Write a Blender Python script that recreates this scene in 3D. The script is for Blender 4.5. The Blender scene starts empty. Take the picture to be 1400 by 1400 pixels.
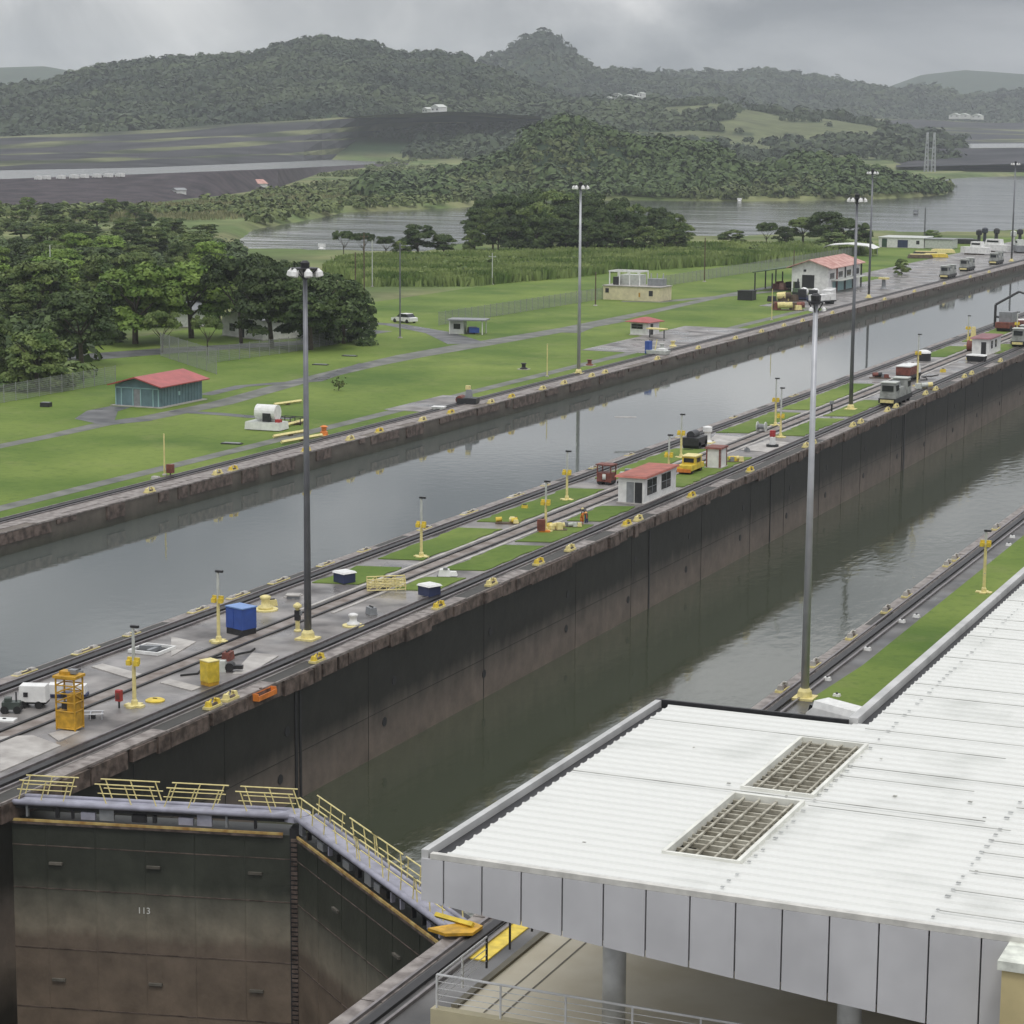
import bpy, math, random
import numpy as np
from mathutils import Vector, Matrix
random.seed(7); rng = np.random.default_rng(7)
scn = bpy.context.scene
COL = scn.collection
R_ = math.radians

# ------------------------------------------------------------------ camera
CAM_H = 36.0
F = 3157.47                                   # focal length in pixels of a 1400 px wide frame
M = Matrix(((0.91821247, 0.07140287, -0.38959913),
            (0.39603008, -0.14865477, 0.90612468),
            (0.00678413, -0.98630796, -0.16477435)))
cd = bpy.data.cameras.new('camera'); cam = bpy.data.objects.new('camera', cd); COL.objects.link(cam)
cd.sensor_width = 36; cd.lens = F / 1400 * 36; cd.clip_start = 1; cd.clip_end = 30000
vx = M @ Vector((1, 0, 0)); vy = M @ Vector((0, -1, 0)); vz = M @ Vector((0, 0, -1))
cam.matrix_world = Matrix(((vx.x, vy.x, vz.x, 0), (vx.y, vy.y, vz.y, 0), (vx.z, vy.z, vz.z, CAM_H), (0, 0, 0, 1)))
scn.camera = cam

def at(px, py, z=0.0):
    d = M @ Vector((px - 700, py - 700, F)); t = (z - CAM_H) / d.z
    return Vector((d.x * t, d.y * t, z))
def atd(px, py, dist):
    d = M @ Vector((px - 700, py - 700, F)); t = dist / math.hypot(d.x, d.y)
    return Vector((d.x * t, d.y * t, CAM_H + d.z * t))
def pix(v):
    p = M.transposed() @ Vector((v[0], v[1], v[2] - CAM_H))
    return (700 + F * p.x / p.z, 700 + F * p.y / p.z, p.z)
def hgt(px, py, top):
    b = at(px, py); lo, hi = 0.0, 80.0
    for _ in range(30):
        m = (lo + hi) / 2
        if pix((b.x, b.y, m))[1] > top: lo = m
        else: hi = m
    return lo

# ------------------------------------------------------------------ sky, sun, exposure
w = bpy.data.worlds.new('World'); scn.world = w; w.use_nodes = True
nt = w.node_tree; nt.nodes.clear()
def N(t, kind, **kw):
    n = t.nodes.new(kind)
    for k, v in kw.items(): setattr(n, k, v)
    return n
out = N(nt, 'ShaderNodeOutputWorld'); bg = N(nt, 'ShaderNodeBackground'); add = N(nt, 'ShaderNodeAddShader')
bg2 = N(nt, 'ShaderNodeBackground')
SUN_EL, SUN_AZ = 62, 150
sky = N(nt, 'ShaderNodeTexSky', sky_type='NISHITA', sun_disc=False)
sky.sun_elevation = R_(SUN_EL); sky.sun_rotation = R_(SUN_AZ); sky.dust_density = 4
nt.links.new(sky.outputs[0], bg.inputs[0]); bg.inputs[1].default_value = 0.006
tc = N(nt, 'ShaderNodeTexCoord'); sep = N(nt, 'ShaderNodeSeparateXYZ'); nt.links.new(tc.outputs['Generated'], sep.inputs[0])
# overcast luminance (1 + 2 sin elevation) / 3
el = N(nt, 'ShaderNodeMath', operation='MULTIPLY_ADD'); el.inputs[1].default_value = 0.90; el.inputs[2].default_value = 0.50
cl = N(nt, 'ShaderNodeMath', operation='MAXIMUM'); cl.inputs[1].default_value = 0.0
nt.links.new(sep.outputs[2], cl.inputs[0]); nt.links.new(cl.outputs[0], el.inputs[0])
mp = N(nt, 'ShaderNodeMapping'); mp.inputs['Scale'].default_value = (1, 1, 2.4); nt.links.new(tc.outputs['Generated'], mp.inputs[0])
n1 = N(nt, 'ShaderNodeTexNoise'); n1.inputs['Scale'].default_value = 5.5; n1.inputs['Detail'].default_value = 6; n1.inputs['Roughness'].default_value = 0.55
n1.inputs['Distortion'].default_value = 0.6
nt.links.new(mp.outputs[0], n1.inputs['Vector'])
cr = N(nt, 'ShaderNodeValToRGB'); nt.links.new(n1.outputs[0], cr.inputs[0])
cr.color_ramp.elements[0].position = 0.36; cr.color_ramp.elements[0].color = (0.36, 0.385, 0.44, 1)
cr.color_ramp.elements[1].position = 0.66; cr.color_ramp.elements[1].color = (1.80, 1.78, 1.76, 1)
e = cr.color_ramp.elements.new(0.5); e.color = (0.90, 0.915, 0.95, 1)
ml = N(nt, 'ShaderNodeMixRGB', blend_type='MULTIPLY'); ml.inputs[0].default_value = 1
nt.links.new(el.outputs[0], ml.inputs[1]); nt.links.new(cr.outputs[0], ml.inputs[2])
nt.links.new(ml.outputs[0], bg2.inputs[0]); bg2.inputs[1].default_value = 1.0
nt.links.new(bg.outputs[0], add.inputs[0]); nt.links.new(bg2.outputs[0], add.inputs[1]); nt.links.new(add.outputs[0], out.inputs[0])

sl = bpy.data.lights.new('sun', 'SUN'); sl.energy = 0.95; sl.angle = R_(11); sl.color = (1, 0.97, 0.92)
so = bpy.data.objects.new('sun', sl); COL.objects.link(so)
so.rotation_euler = (R_(90 - SUN_EL), 0, R_(180 - SUN_AZ))
scn.view_settings.view_transform = 'Standard'; scn.view_settings.look = 'None'
scn.view_settings.exposure = 0.0; scn.view_settings.gamma = 1
scn.render.engine = 'CYCLES'
scn.cycles.volume_bounces = 1; scn.cycles.volume_step_rate = 4

# ------------------------------------------------------------------ materials
MATS = {}
def mat(name, col, rough=0.7, var=0.15, scale=1.0, metal=0.0, bump=0.0, bscale=None, col2=None, obj_rand=0.0, coords='Object', detail=4, spec=0.5, lo=0.35, hi=0.65, rvar=0.0):
    if name in MATS: return MATS[name]
    m = bpy.data.materials.new(name); m.use_nodes = True; MATS[name] = m
    t = m.node_tree; b = t.nodes['Principled BSDF']
    b.inputs['Roughness'].default_value = rough; b.inputs['Metallic'].default_value = metal
    b.inputs['Specular IOR Level'].default_value = spec
    if coords == 'World':
        g = N(t, 'ShaderNodeNewGeometry'); src = g.outputs['Position']
    else:
        c = N(t, 'ShaderNodeTexCoord'); src = c.outputs['Object']
    nz = N(t, 'ShaderNodeTexNoise'); nz.inputs['Scale'].default_value = scale; nz.inputs['Detail'].default_value = detail
    t.links.new(src, nz.inputs['Vector'])
    rp = N(t, 'ShaderNodeValToRGB'); t.links.new(nz.outputs[0], rp.inputs[0])
    c2 = col2 if col2 else tuple(min(1, x * (1 + var)) for x in col)
    c1 = col if col2 else tuple(x * (1 - var) for x in col)
    rp.color_ramp.elements[0].position = lo; rp.color_ramp.elements[0].color = (*c1, 1)
    rp.color_ramp.elements[1].position = hi; rp.color_ramp.elements[1].color = (*c2, 1)
    last = rp.outputs[0]
    if obj_rand:
        oi = N(t, 'ShaderNodeObjectInfo'); hs = N(t, 'ShaderNodeHueSaturation')
        mr = N(t, 'ShaderNodeMapRange'); mr.inputs[3].default_value = 1 - obj_rand; mr.inputs[4].default_value = 1 + obj_rand
        t.links.new(oi.outputs['Random'], mr.inputs[0]); t.links.new(mr.outputs[0], hs.inputs['Value'])
        t.links.new(last, hs.inputs['Color']); last = hs.outputs[0]
    t.links.new(last, b.inputs['Base Color'])
    if rvar:
        rr = N(t, 'ShaderNodeMapRange'); rr.inputs[1].default_value = 0.35; rr.inputs[2].default_value = 0.65
        rr.inputs[3].default_value = max(0.05, rough - rvar); rr.inputs[4].default_value = min(1, rough + rvar)
        nq = N(t, 'ShaderNodeTexNoise'); nq.inputs['Scale'].default_value = scale * 0.6; t.links.new(src, nq.inputs['Vector'])
        t.links.new(nq.outputs[0], rr.inputs[0]); t.links.new(rr.outputs[0], b.inputs['Roughness'])
    if bump:
        nb = N(t, 'ShaderNodeTexNoise'); nb.inputs['Scale'].default_value = bscale or scale * 3; nb.inputs['Detail'].default_value = 3
        t.links.new(src, nb.inputs['Vector'])
        bp = N(t, 'ShaderNodeBump'); bp.inputs['Strength'].default_value = 1.0; bp.inputs['Distance'].default_value = bump
        t.links.new(nb.outputs[0], bp.inputs['Height']); t.links.new(bp.outputs[0], b.inputs['Normal'])
    return m

def zoned(name, zones, rough=0.6, streak=0.6, tint=None, base_noise=1.2, rough_hi=0.8):
    """concrete/steel with water-mark bands by real height; zones = [(z, colour), ...] low to high"""
    m = bpy.data.materials.new(name); m.use_nodes = True; MATS[name] = m
    t = m.node_tree; b = t.nodes['Principled BSDF']
    g = N(t, 'ShaderNodeNewGeometry'); s = N(t, 'ShaderNodeSeparateXYZ'); t.links.new(g.outputs['Position'], s.inputs[0])
    mpn = N(t, 'ShaderNodeMapping'); mpn.inputs['Scale'].default_value = (0.9, 0.9, 0.10); t.links.new(g.outputs['Position'], mpn.inputs[0])
    nz = N(t, 'ShaderNodeTexNoise'); nz.inputs['Scale'].default_value = base_noise; nz.inputs['Detail'].default_value = 5; t.links.new(mpn.outputs[0], nz.inputs['Vector'])
    off = N(t, 'ShaderNodeMath', operation='MULTIPLY_ADD'); off.inputs[1].default_value = streak * 2; t.links.new(nz.outputs[0], off.inputs[0])
    t.links.new(s.outputs[2], off.inputs[2])
    z0, z1 = zones[0][0], zones[-1][0]
    mr = N(t, 'ShaderNodeMapRange'); mr.inputs[1].default_value = z0 + streak; mr.inputs[2].default_value = z1 + streak
    t.links.new(off.outputs[0], mr.inputs[0])
    rp = N(t, 'ShaderNodeValToRGB'); t.links.new(mr.outputs[0], rp.inputs[0])
    els = rp.color_ramp.elements
    els[0].position = 0; els[0].color = (*zones[0][1], 1); els[1].position = 1; els[1].color = (*zones[-1][1], 1)
    for z, c in zones[1:-1]:
        e = els.new((z - z0) / (z1 - z0)); e.color = (*c, 1)
    n2 = N(t, 'ShaderNodeTexNoise'); n2.inputs['Scale'].default_value = 0.55; n2.inputs['Detail'].default_value = 8; n2.inputs['Roughness'].default_value = 0.65
    t.links.new(g.outputs['Position'], n2.inputs['Vector'])
    m2 = N(t, 'ShaderNodeMapRange'); m2.inputs[1].default_value = 0.3; m2.inputs[2].default_value = 0.7; m2.inputs[3].default_value = 0.72; m2.inputs[4].default_value = 1.3
    t.links.new(n2.outputs[0], m2.inputs[0])
    mx = N(t, 'ShaderNodeMixRGB', blend_type='MULTIPLY'); mx.inputs[0].default_value = 1
    t.links.new(rp.outputs[0], mx.inputs[1]); t.links.new(m2.outputs[0], mx.inputs[2])
    t.links.new(mx.outputs[0], b.inputs['Base Color']); b.inputs['Roughness'].default_value = rough
    bp = N(t, 'ShaderNodeBump'); bp.inputs['Distance'].default_value = 0.05; t.links.new(n2.outputs[0], bp.inputs['Height']); t.links.new(bp.outputs[0], b.inputs['Normal'])
    return m

def water_mat(name, col, rough, amp, scale, ior=1.4, stretch=(1, 1, 1), patch=None):
    m = bpy.data.materials.new(name); m.use_nodes = True; t = m.node_tree; b = t.nodes['Principled BSDF']
    b.inputs['Base Color'].default_value = (*col, 1); b.inputs['Roughness'].default_value = rough; b.inputs['IOR'].default_value = ior
    g = N(t, 'ShaderNodeNewGeometry'); mpn = N(t, 'ShaderNodeMapping'); mpn.inputs['Scale'].default_value = stretch
    t.links.new(g.outputs['Position'], mpn.inputs[0])
    nz = N(t, 'ShaderNodeTexNoise'); nz.inputs['Scale'].default_value = scale; nz.inputs['Detail'].default_value = 4; t.links.new(mpn.outputs[0], nz.inputs['Vector'])
    h = nz.outputs[0]
    if patch:   # ruffled patches: amplitude itself varies slowly
        n3 = N(t, 'ShaderNodeTexNoise'); n3.inputs['Scale'].default_value = patch; n3.inputs['Detail'].default_value = 2; t.links.new(mpn.outputs[0], n3.inputs['Vector'])
        mr = N(t, 'ShaderNodeMapRange'); mr.inputs[1].default_value = 0.4; mr.inputs[2].default_value = 0.62; mr.inputs[3].default_value = 0.25; mr.inputs[4].default_value = 1.3
        t.links.new(n3.outputs[0], mr.inputs[0])
        mm = N(t, 'ShaderNodeMath', operation='MULTIPLY'); t.links.new(h, mm.inputs[0]); t.links.new(mr.outputs[0], mm.inputs[1]); h = mm.outputs[0]
    bp = N(t, 'ShaderNodeBump'); bp.inputs['Distance'].default_value = amp; t.links.new(h, bp.inputs['Height']); t.links.new(bp.outputs[0], b.inputs['Normal'])
    return m

def leaf_mat(name, dark, light, obj_rand=0.22, scale=0.35):
    m = mat(name, dark, 0.65, col2=light, scale=scale, obj_rand=obj_rand, coords='World', spec=0.25, lo=0.36, hi=0.64, detail=6)
    return m

def attr_mat(name, rough=0.9, scale=0.05, amt=0.35, bump=0.0):
    m = bpy.data.materials.new(name); m.use_nodes = True; t = m.node_tree; b = t.nodes['Principled BSDF']
    a = N(t, 'ShaderNodeAttribute', attribute_name='col')
    g = N(t, 'ShaderNodeNewGeometry'); nz = N(t, 'ShaderNodeTexNoise'); nz.inputs['Scale'].default_value = scale; nz.inputs['Detail'].default_value = 8; nz.inputs['Roughness'].default_value = 0.7
    t.links.new(g.outputs['Position'], nz.inputs['Vector'])
    mr = N(t, 'ShaderNodeMapRange'); mr.inputs[1].default_value = 0.3; mr.inputs[2].default_value = 0.7; mr.inputs[3].default_value = 1 - amt; mr.inputs[4].default_value = 1 + amt
    t.links.new(nz.outputs[0], mr.inputs[0]); mx = N(t, 'ShaderNodeMixRGB', blend_type='MULTIPLY'); mx.inputs[0].default_value = 1
    t.links.new(a.outputs['Color'], mx.inputs[1]); t.links.new(mr.outputs[0], mx.inputs[2]); t.links.new(mx.outputs[0], b.inputs['Base Color'])
    b.inputs['Roughness'].default_value = rough; b.inputs['Specular IOR Level'].default_value = 0.2
    return m

concrete = mat('wet_concrete', (0.075, 0.07, 0.068), 0.42, col2=(0.29, 0.27, 0.255), scale=0.28, coords='World', bump=0.01, bscale=4, detail=8, rvar=0.28)
concrete_l = mat('pale_concrete', (0.30, 0.28, 0.26), 0.6, col2=(0.45, 0.43, 0.40), scale=0.8, coords='World', bump=0.01, bscale=5, detail=8)
coping_m = mat('coping_concrete', (0.13, 0.11, 0.10), 0.6, col2=(0.30, 0.27, 0.25), scale=1.3, coords='World', bump=0.03, bscale=3, detail=8)
rust_band = mat('rusty_edge', (0.045, 0.032, 0.025), 0.7, col2=(0.16, 0.12, 0.10), scale=1.6, coords='World', bump=0.05, bscale=3, detail=8)
rail_m = mat('rail_black', (0.012, 0.011, 0.012), 0.5, var=0.3, scale=2, coords='World')
steel = mat('rail_steel', (0.22, 0.20, 0.20), 0.35, var=0.2, scale=2, metal=0.6, coords='World')
asphalt = mat('wet_asphalt', (0.045, 0.047, 0.05), 0.45, col2=(0.12, 0.12, 0.12), scale=0.25, coords='World', detail=8, rvar=0.2)
path_m = mat('old_path', (0.07, 0.075, 0.06), 0.6, col2=(0.17, 0.17, 0.15), scale=0.3, coords='World', detail=8)
white = mat('white_paint', (0.72, 0.72, 0.70), 0.5, var=0.1, scale=1.5)
cream = mat('cream_paint', (0.62, 0.56, 0.36), 0.6, var=0.1, scale=1.2)
creamp = mat('pale_yellow_paint', (0.68, 0.59, 0.26), 0.55, var=0.12, scale=3)
yellow = mat('yellow_paint', (0.62, 0.46, 0.045), 0.5, var=0.18, scale=2)
ochre = mat('ochre_paint', (0.48, 0.27, 0.02), 0.55, var=0.25, scale=2.5)
orange = mat('orange_paint', (0.62, 0.19, 0.03), 0.5, var=0.2, scale=2)
redp = mat('red_paint', (0.34, 0.03, 0.03), 0.55, var=0.2, scale=2)
brickred = mat('oxide_red', (0.17, 0.05, 0.035), 0.6, var=0.3, scale=2)
blue = mat('blue_paint', (0.035, 0.085, 0.33), 0.45, var=0.12, scale=1.5)
navy = mat('navy_paint', (0.025, 0.035, 0.09), 0.5, var=0.15, scale=2)
teal = mat('teal_wall', (0.12, 0.195, 0.215), 0.7, var=0.15, scale=0.8)
teal_l = mat('pale_teal_trim', (0.28, 0.44, 0.44), 0.6, var=0.1, scale=1)
red_roof = mat('red_metal_roof', (0.36, 0.075, 0.07), 0.5, var=0.14, scale=0.6)
tile_roof = mat('faded_red_roof', (0.38, 0.17, 0.14), 0.7, col2=(0.58, 0.36, 0.31), scale=0.7)
dark = mat('dark_metal', (0.02, 0.02, 0.022), 0.5, var=0.3, scale=3)
glass = mat('dark_glass', (0.015, 0.018, 0.02), 0.12, var=0.2, scale=2)
grey = mat('grey_paint', (0.22, 0.23, 0.24), 0.5, var=0.15, scale=1.5)
galv = mat('galvanised_steel', (0.42, 0.43, 0.45), 0.45, var=0.12, scale=0.6, metal=0.35)
mast_dark = mat('weathered_mast', (0.17, 0.175, 0.19), 0.45, var=0.2, scale=0.6, metal=0.3)
timber = mat('timber', (0.10, 0.07, 0.045), 0.8, var=0.3, scale=2)
bark = mat('bark', (0.075, 0.06, 0.045), 0.9, var=0.3, scale=3, bump=0.03)
lawn_m = mat('lawn_grass', (0.078, 0.138, 0.018), 0.85, col2=(0.175, 0.232, 0.048), scale=0.045, coords='World', bump=0.03, bscale=2.5, detail=12, spec=0.2, lo=0.32, hi=0.68)
lavender = mat('lavender_grey_paint', (0.30, 0.30, 0.36), 0.5, var=0.18, scale=1.2)
def lawn_patches(m):
    t = m.node_tree; b = t.nodes['Principled BSDF']; src = b.inputs['Base Color'].links[0].from_socket
    g = N(t, 'ShaderNodeNewGeometry')
    for sc_, lo_, hi_, c_, amt in ((0.11, 0.53, 0.70, (0.20, 0.22, 0.075, 1), 0.55), (0.9, 0.50, 0.72, (0.035, 0.075, 0.014, 1), 0.45), (0.035, 0.50, 0.66, (0.045, 0.10, 0.014, 1), 0.6)):
        nz = N(t, 'ShaderNodeTexNoise'); nz.inputs['Scale'].default_value = sc_; nz.inputs['Detail'].default_value = 9; nz.inputs['Roughness'].default_value = 0.68
        t.links.new(g.outputs['Position'], nz.inputs['Vector'])
        mr = N(t, 'ShaderNodeMapRange'); mr.inputs[1].default_value = lo_; mr.inputs[2].default_value = hi_; mr.inputs[4].default_value = amt; t.links.new(nz.outputs[0], mr.inputs[0])
        mx = N(t, 'ShaderNodeMixRGB'); t.links.new(mr.outputs[0], mx.inputs[0]); t.links.new(src, mx.inputs[1]); mx.inputs[2].default_value = c_; src = mx.outputs[0]
    t.links.new(src, b.inputs['Base Color'])
lawn_patches(lawn_m)
fence_m = mat('chain_link_grey', (0.25, 0.26, 0.25), 0.6, var=0.1, scale=2)
rubber = mat('black_rubber', (0.015, 0.015, 0.015), 0.8, var=0.2)
skin = mat('skin', (0.20, 0.10, 0.06), 0.6, var=0.05)
silver = mat('silver_paint', (0.50, 0.52, 0.48), 0.4, var=0.12, scale=2)

# ------------------------------------------------------------------ mesh builder
class MB:
    def __init__(s): s.v = []; s.f = []
    def add(s, vs, fs):
        k = len(s.v); s.v += [tuple(x) for x in vs]; s.f += [tuple(i + k for i in f) for f in fs]; return s
    def box(s, x, y, z, sx, sy, sz, rz=0, top=1.0, topy=None):
        """centre x,y ; z = bottom"""
        c, q = math.cos(rz), math.sin(rz); vs = []
        ty = top if topy is None else topy
        for (zz, kx, ky) in ((z, 1, 1), (z + sz, top, ty)):
            for ax, ay in ((-1, -1), (1, -1), (1, 1), (-1, 1)):
                dx, dy = ax * sx / 2 * kx, ay * sy / 2 * ky
                vs.append((x + dx * c - dy * q, y + dx * q + dy * c, zz))
        return s.add(vs, [(3, 2, 1, 0), (4, 5, 6, 7), (0, 1, 5, 4), (1, 2, 6, 5), (2, 3, 7, 6), (3, 0, 4, 7)])
    def bb(s, x0, x1, y0, y1, z0, z1): return s.box((x0 + x1) / 2, (y0 + y1) / 2, z0, x1 - x0, y1 - y0, z1 - z0)
    def tube(s, p0, p1, r0, r1=None, n=8):
        r1 = r0 if r1 is None else r1
        p0 = Vector(p0); p1 = Vector(p1); d = (p1 - p0).normalized()
        a = d.cross(Vector((0, 0, 1)) if abs(d.z) < 0.9 else Vector((1, 0, 0))).normalized(); b = d.cross(a)
        vs = []
        for p, r in ((p0, r0), (p1, r1)):
            for i in range(n):
                t = 2 * math.pi * i / n; vs.append(p + a * (r * math.cos(t)) + b * (r * math.sin(t)))
        fs = [(i, (i + 1) % n, n + (i + 1) % n, n + i) for i in range(n)] + [tuple(range(n - 1, -1, -1)), tuple(range(n, 2 * n))]
        return s.add(vs, fs)
    def bar(s, p0, p1, wd):
        return s.tube(p0, p1, wd * 0.7, n=4)
    def lathe(s, prof, x=0, y=0, z=0, n=14):
        vs = []
        for r, h in prof:
            for i in range(n):
                t = 2 * math.pi * i / n; vs.append((x + r * math.cos(t), y + r * math.sin(t), z + h))
        fs = []
        for k in range(len(prof) - 1):
            for i in range(n):
                fs.append((k * n + i, k * n + (i + 1) % n, (k + 1) * n + (i + 1) % n, (k + 1) * n + i))
        fs += [tuple(range(n - 1, -1, -1)), tuple(range((len(prof) - 1) * n, len(prof) * n))]
        return s.add(vs, fs)
    def prism(s, poly, z0, z1):
        n = len(poly)
        vs = [(p[0], p[1], z0) for p in poly] + [(p[0], p[1], z1) for p in poly]
        fs = [tuple(range(n - 1, -1, -1)), tuple(range(n, 2 * n))] + [(i, (i + 1) % n, n + (i + 1) % n, n + i) for i in range(n)]
        return s.add(vs, fs)
    def xprism(s, prof, x0, x1):
        """profile in (y,z) extruded along x"""
        n = len(prof)
        vs = [(x0, p[0], p[1]) for p in prof] + [(x1, p[0], p[1]) for p in prof]
        fs = [tuple(range(n)), tuple(range(2 * n - 1, n - 1, -1))] + [(i, n + i, n + (i + 1) % n, (i + 1) % n) for i in range(n)]
        return s.add(vs, fs)
    def yprism(s, prof, y0, y1):
        n = len(prof)
        vs = [(p[0], y0, p[1]) for p in prof] + [(p[0], y1, p[1]) for p in prof]
        fs = [tuple(range(n - 1, -1, -1)), tuple(range(n, 2 * n))] + [(i, (i + 1) % n, n + (i + 1) % n, n + i) for i in range(n)]
        return s.add(vs, fs)
    def build(s, name, m, parent=None, smooth=False, mesh_only=False):
        me = bpy.data.meshes.new(name); me.from_pydata(s.v, [], s.f)
        import bmesh
        if len(s.v) < 20000:
            bm = bmesh.new(); bm.from_mesh(me); bmesh.ops.recalc_face_normals(bm, faces=bm.faces); bm.to_mesh(me); bm.free()
        me.materials.append(m)
        if smooth: me.polygons.foreach_set('use_smooth', [True] * len(me.polygons))
        me.update()
        if mesh_only: return me
        o = bpy.data.objects.new(name, me); COL.objects.link(o)
        if parent: o.parent = parent
        return o

def tag(o, label=None, cat=None, group=None, kind=None):
    if label: o['label'] = label
    if cat: o['category'] = cat
    if group: o['group'] = group
    if kind: o['kind'] = kind
    return o
def T(name, label, cat, loc, rz=0, group=None):
    o = bpy.data.objects.new(name, None); COL.objects.link(o); o.empty_display_size = 0.5
    o.location = (loc[0], loc[1], loc[2] if len(loc) > 2 else 0); o.rotation_euler = (0, 0, rz)
    return tag(o, label, cat, group)
def copy_tree(o, loc, rz=None, label=None, group=None, scale=None):
    c = o.copy(); COL.objects.link(c); c.location = loc
    if rz is not None: c.rotation_euler = (0, 0, rz)
    if scale is not None: c.scale = scale
    if label: c['label'] = label
    if group: c['group'] = group
    for ch in o.children:
        d = ch.copy(); COL.objects.link(d); d.parent = c
        for g in ch.children:
            h = g.copy(); COL.objects.link(h); h.parent = d
    return c
def struct(o, label=None, cat=None): return tag(o, label, cat, None, 'structure')

def strip(pts, wd, z, name, m):
    """flat strip of given width along world points"""
    b = MB(); P = [Vector((p[0], p[1], 0)) for p in pts]; vs = []
    for i, p in enumerate(P):
        d = (P[min(i + 1, len(P) - 1)] - P[max(i - 1, 0)]).normalized(); n = Vector((-d.y, d.x, 0))
        ww = wd[i] if isinstance(wd, (list, tuple)) else wd
        vs += [(*(p + n * ww / 2).xy, z), (*(p - n * ww / 2).xy, z)]
    b.add(vs, [(2 * i, 2 * i + 1, 2 * i + 3, 2 * i + 2) for i in range(len(P) - 1)])
    return b.build(name, m)

def grid_mesh(name, V, cols, nr, nc, m, smooth=True):
    me = bpy.data.meshes.new(name)
    idx = np.arange(nr * nc).reshape(nr, nc)
    f = np.stack([idx[:-1, :-1], idx[:-1, 1:], idx[1:, 1:], idx[1:, :-1]], -1).reshape(-1, 4)
    me.vertices.add(len(V)); me.vertices.foreach_set('co', V.astype(np.float32).ravel())
    me.loops.add(f.size); me.loops.foreach_set('vertex_index', f.astype(np.int32).ravel())
    me.polygons.add(len(f)); me.polygons.foreach_set('loop_start', np.arange(0, f.size, 4, dtype=np.int32))
    me.update(calc_edges=True)
    if smooth: me.polygons.foreach_set('use_smooth', np.ones(len(f), dtype=bool))
    if cols is not None:
        a = me.color_attributes.new('col', 'FLOAT_COLOR', 'POINT'); c4 = np.concatenate([cols, np.ones((len(V), 1))], 1)
        a.data.foreach_set('color', c4.astype(np.float32).ravel())
    me.materials.append(m); o = bpy.data.objects.new(name, me); COL.objects.link(o); return o

def quads_mesh(name, V, m, shade=None):
    """V: (n,4,3) quads"""
    n = len(V); me = bpy.data.meshes.new(name)
    me.vertices.add(n * 4); me.vertices.foreach_set('co', V.astype(np.float32).ravel())
    me.loops.add(n * 4); me.loops.foreach_set('vertex_index', np.arange(n * 4, dtype=np.int32))
    me.polygons.add(n); me.polygons.foreach_set('loop_start', np.arange(0, n * 4, 4, dtype=np.int32))
    me.update(calc_edges=True); me.materials.append(m)
    return me

# numpy value noise
_perm = rng.random((256, 256))
def vnoise(x, y):
    xi = np.floor(x).astype(int); yi = np.floor(y).astype(int); fx = x - xi; fy = y - yi
    fx = fx * fx * (3 - 2 * fx); fy = fy * fy * (3 - 2 * fy)
    a = _perm[xi % 256, yi % 256]; b = _perm[(xi + 1) % 256, yi % 256]; c = _perm[xi % 256, (yi + 1) % 256]; d = _perm[(xi + 1) % 256, (yi + 1) % 256]
    return (a * (1 - fx) + b * fx) * (1 - fy) + (c * (1 - fx) + d * fx) * fy
def fbm(x, y, o=4):
    s = 0; a = 0.5
    for k in range(o): s = s + a * vnoise(x * 2 ** k + 17 * k, y * 2 ** k + 31 * k); a *= 0.5
    return s
def inside(X, Y, poly):
    r = np.zeros(X.shape, bool); n = len(poly)
    for i in range(n):
        x0, y0 = poly[i][:2]; x1, y1 = poly[(i + 1) % n][:2]
        if y0 == y1: continue
        c = ((y0 > Y) != (y1 > Y)) & (X < (x1 - x0) * (Y - y0) / (y1 - y0) + x0)
        r ^= c
    return r
def seg_dist(X, Y, poly):
    d = np.full(X.shape, 1e9); n = len(poly)
    for i in range(n):
        x0, y0 = poly[i][:2]; x1, y1 = poly[(i + 1) % n][:2]; dx, dy = x1 - x0, y1 - y0
        t = np.clip(((X - x0) * dx + (Y - y0) * dy) / (dx * dx + dy * dy + 1e-9), 0, 1)
        d = np.minimum(d, np.hypot(X - x0 - t * dx, Y - y0 - t * dy))
    return d

# ------------------------------------------------------------------ terrain
LAKE_Z = -2.2
WX0, WX1 = -88.9, -72.4          # centre wall copings
LBX = -121.8                     # left bank coping
NBX = -41.8                      # near bank coping
shore_px = [(1900, 296), (1420, 318), (1330, 323), (1250, 324), (1180, 320), (1100, 324), (1000, 330), (962, 330), (940, 320), (860, 313), (760, 313), (690, 319), (640, 334),
            (560, 352), (470, 350), (350, 347), (322, 330), (345, 314), (440, 297), (470, 290), (560, 287), (640, 283), (700, 275),
            (860, 273), (1000, 275), (1170, 273), (1240, 270), (1292, 266), (1302, 256), (1280, 246), (1330, 242), (1400, 240), (2000, 236)]
lake_poly = [tuple(at(x, y, LAKE_Z))[:2] for x, y in shore_px]
lake_poly[0] = (LBX + 30, 1000.0); 
lake_poly += [(3000.0, 3000.0), (3000.0, 760.0), (LBX, 760.0)]

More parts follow.
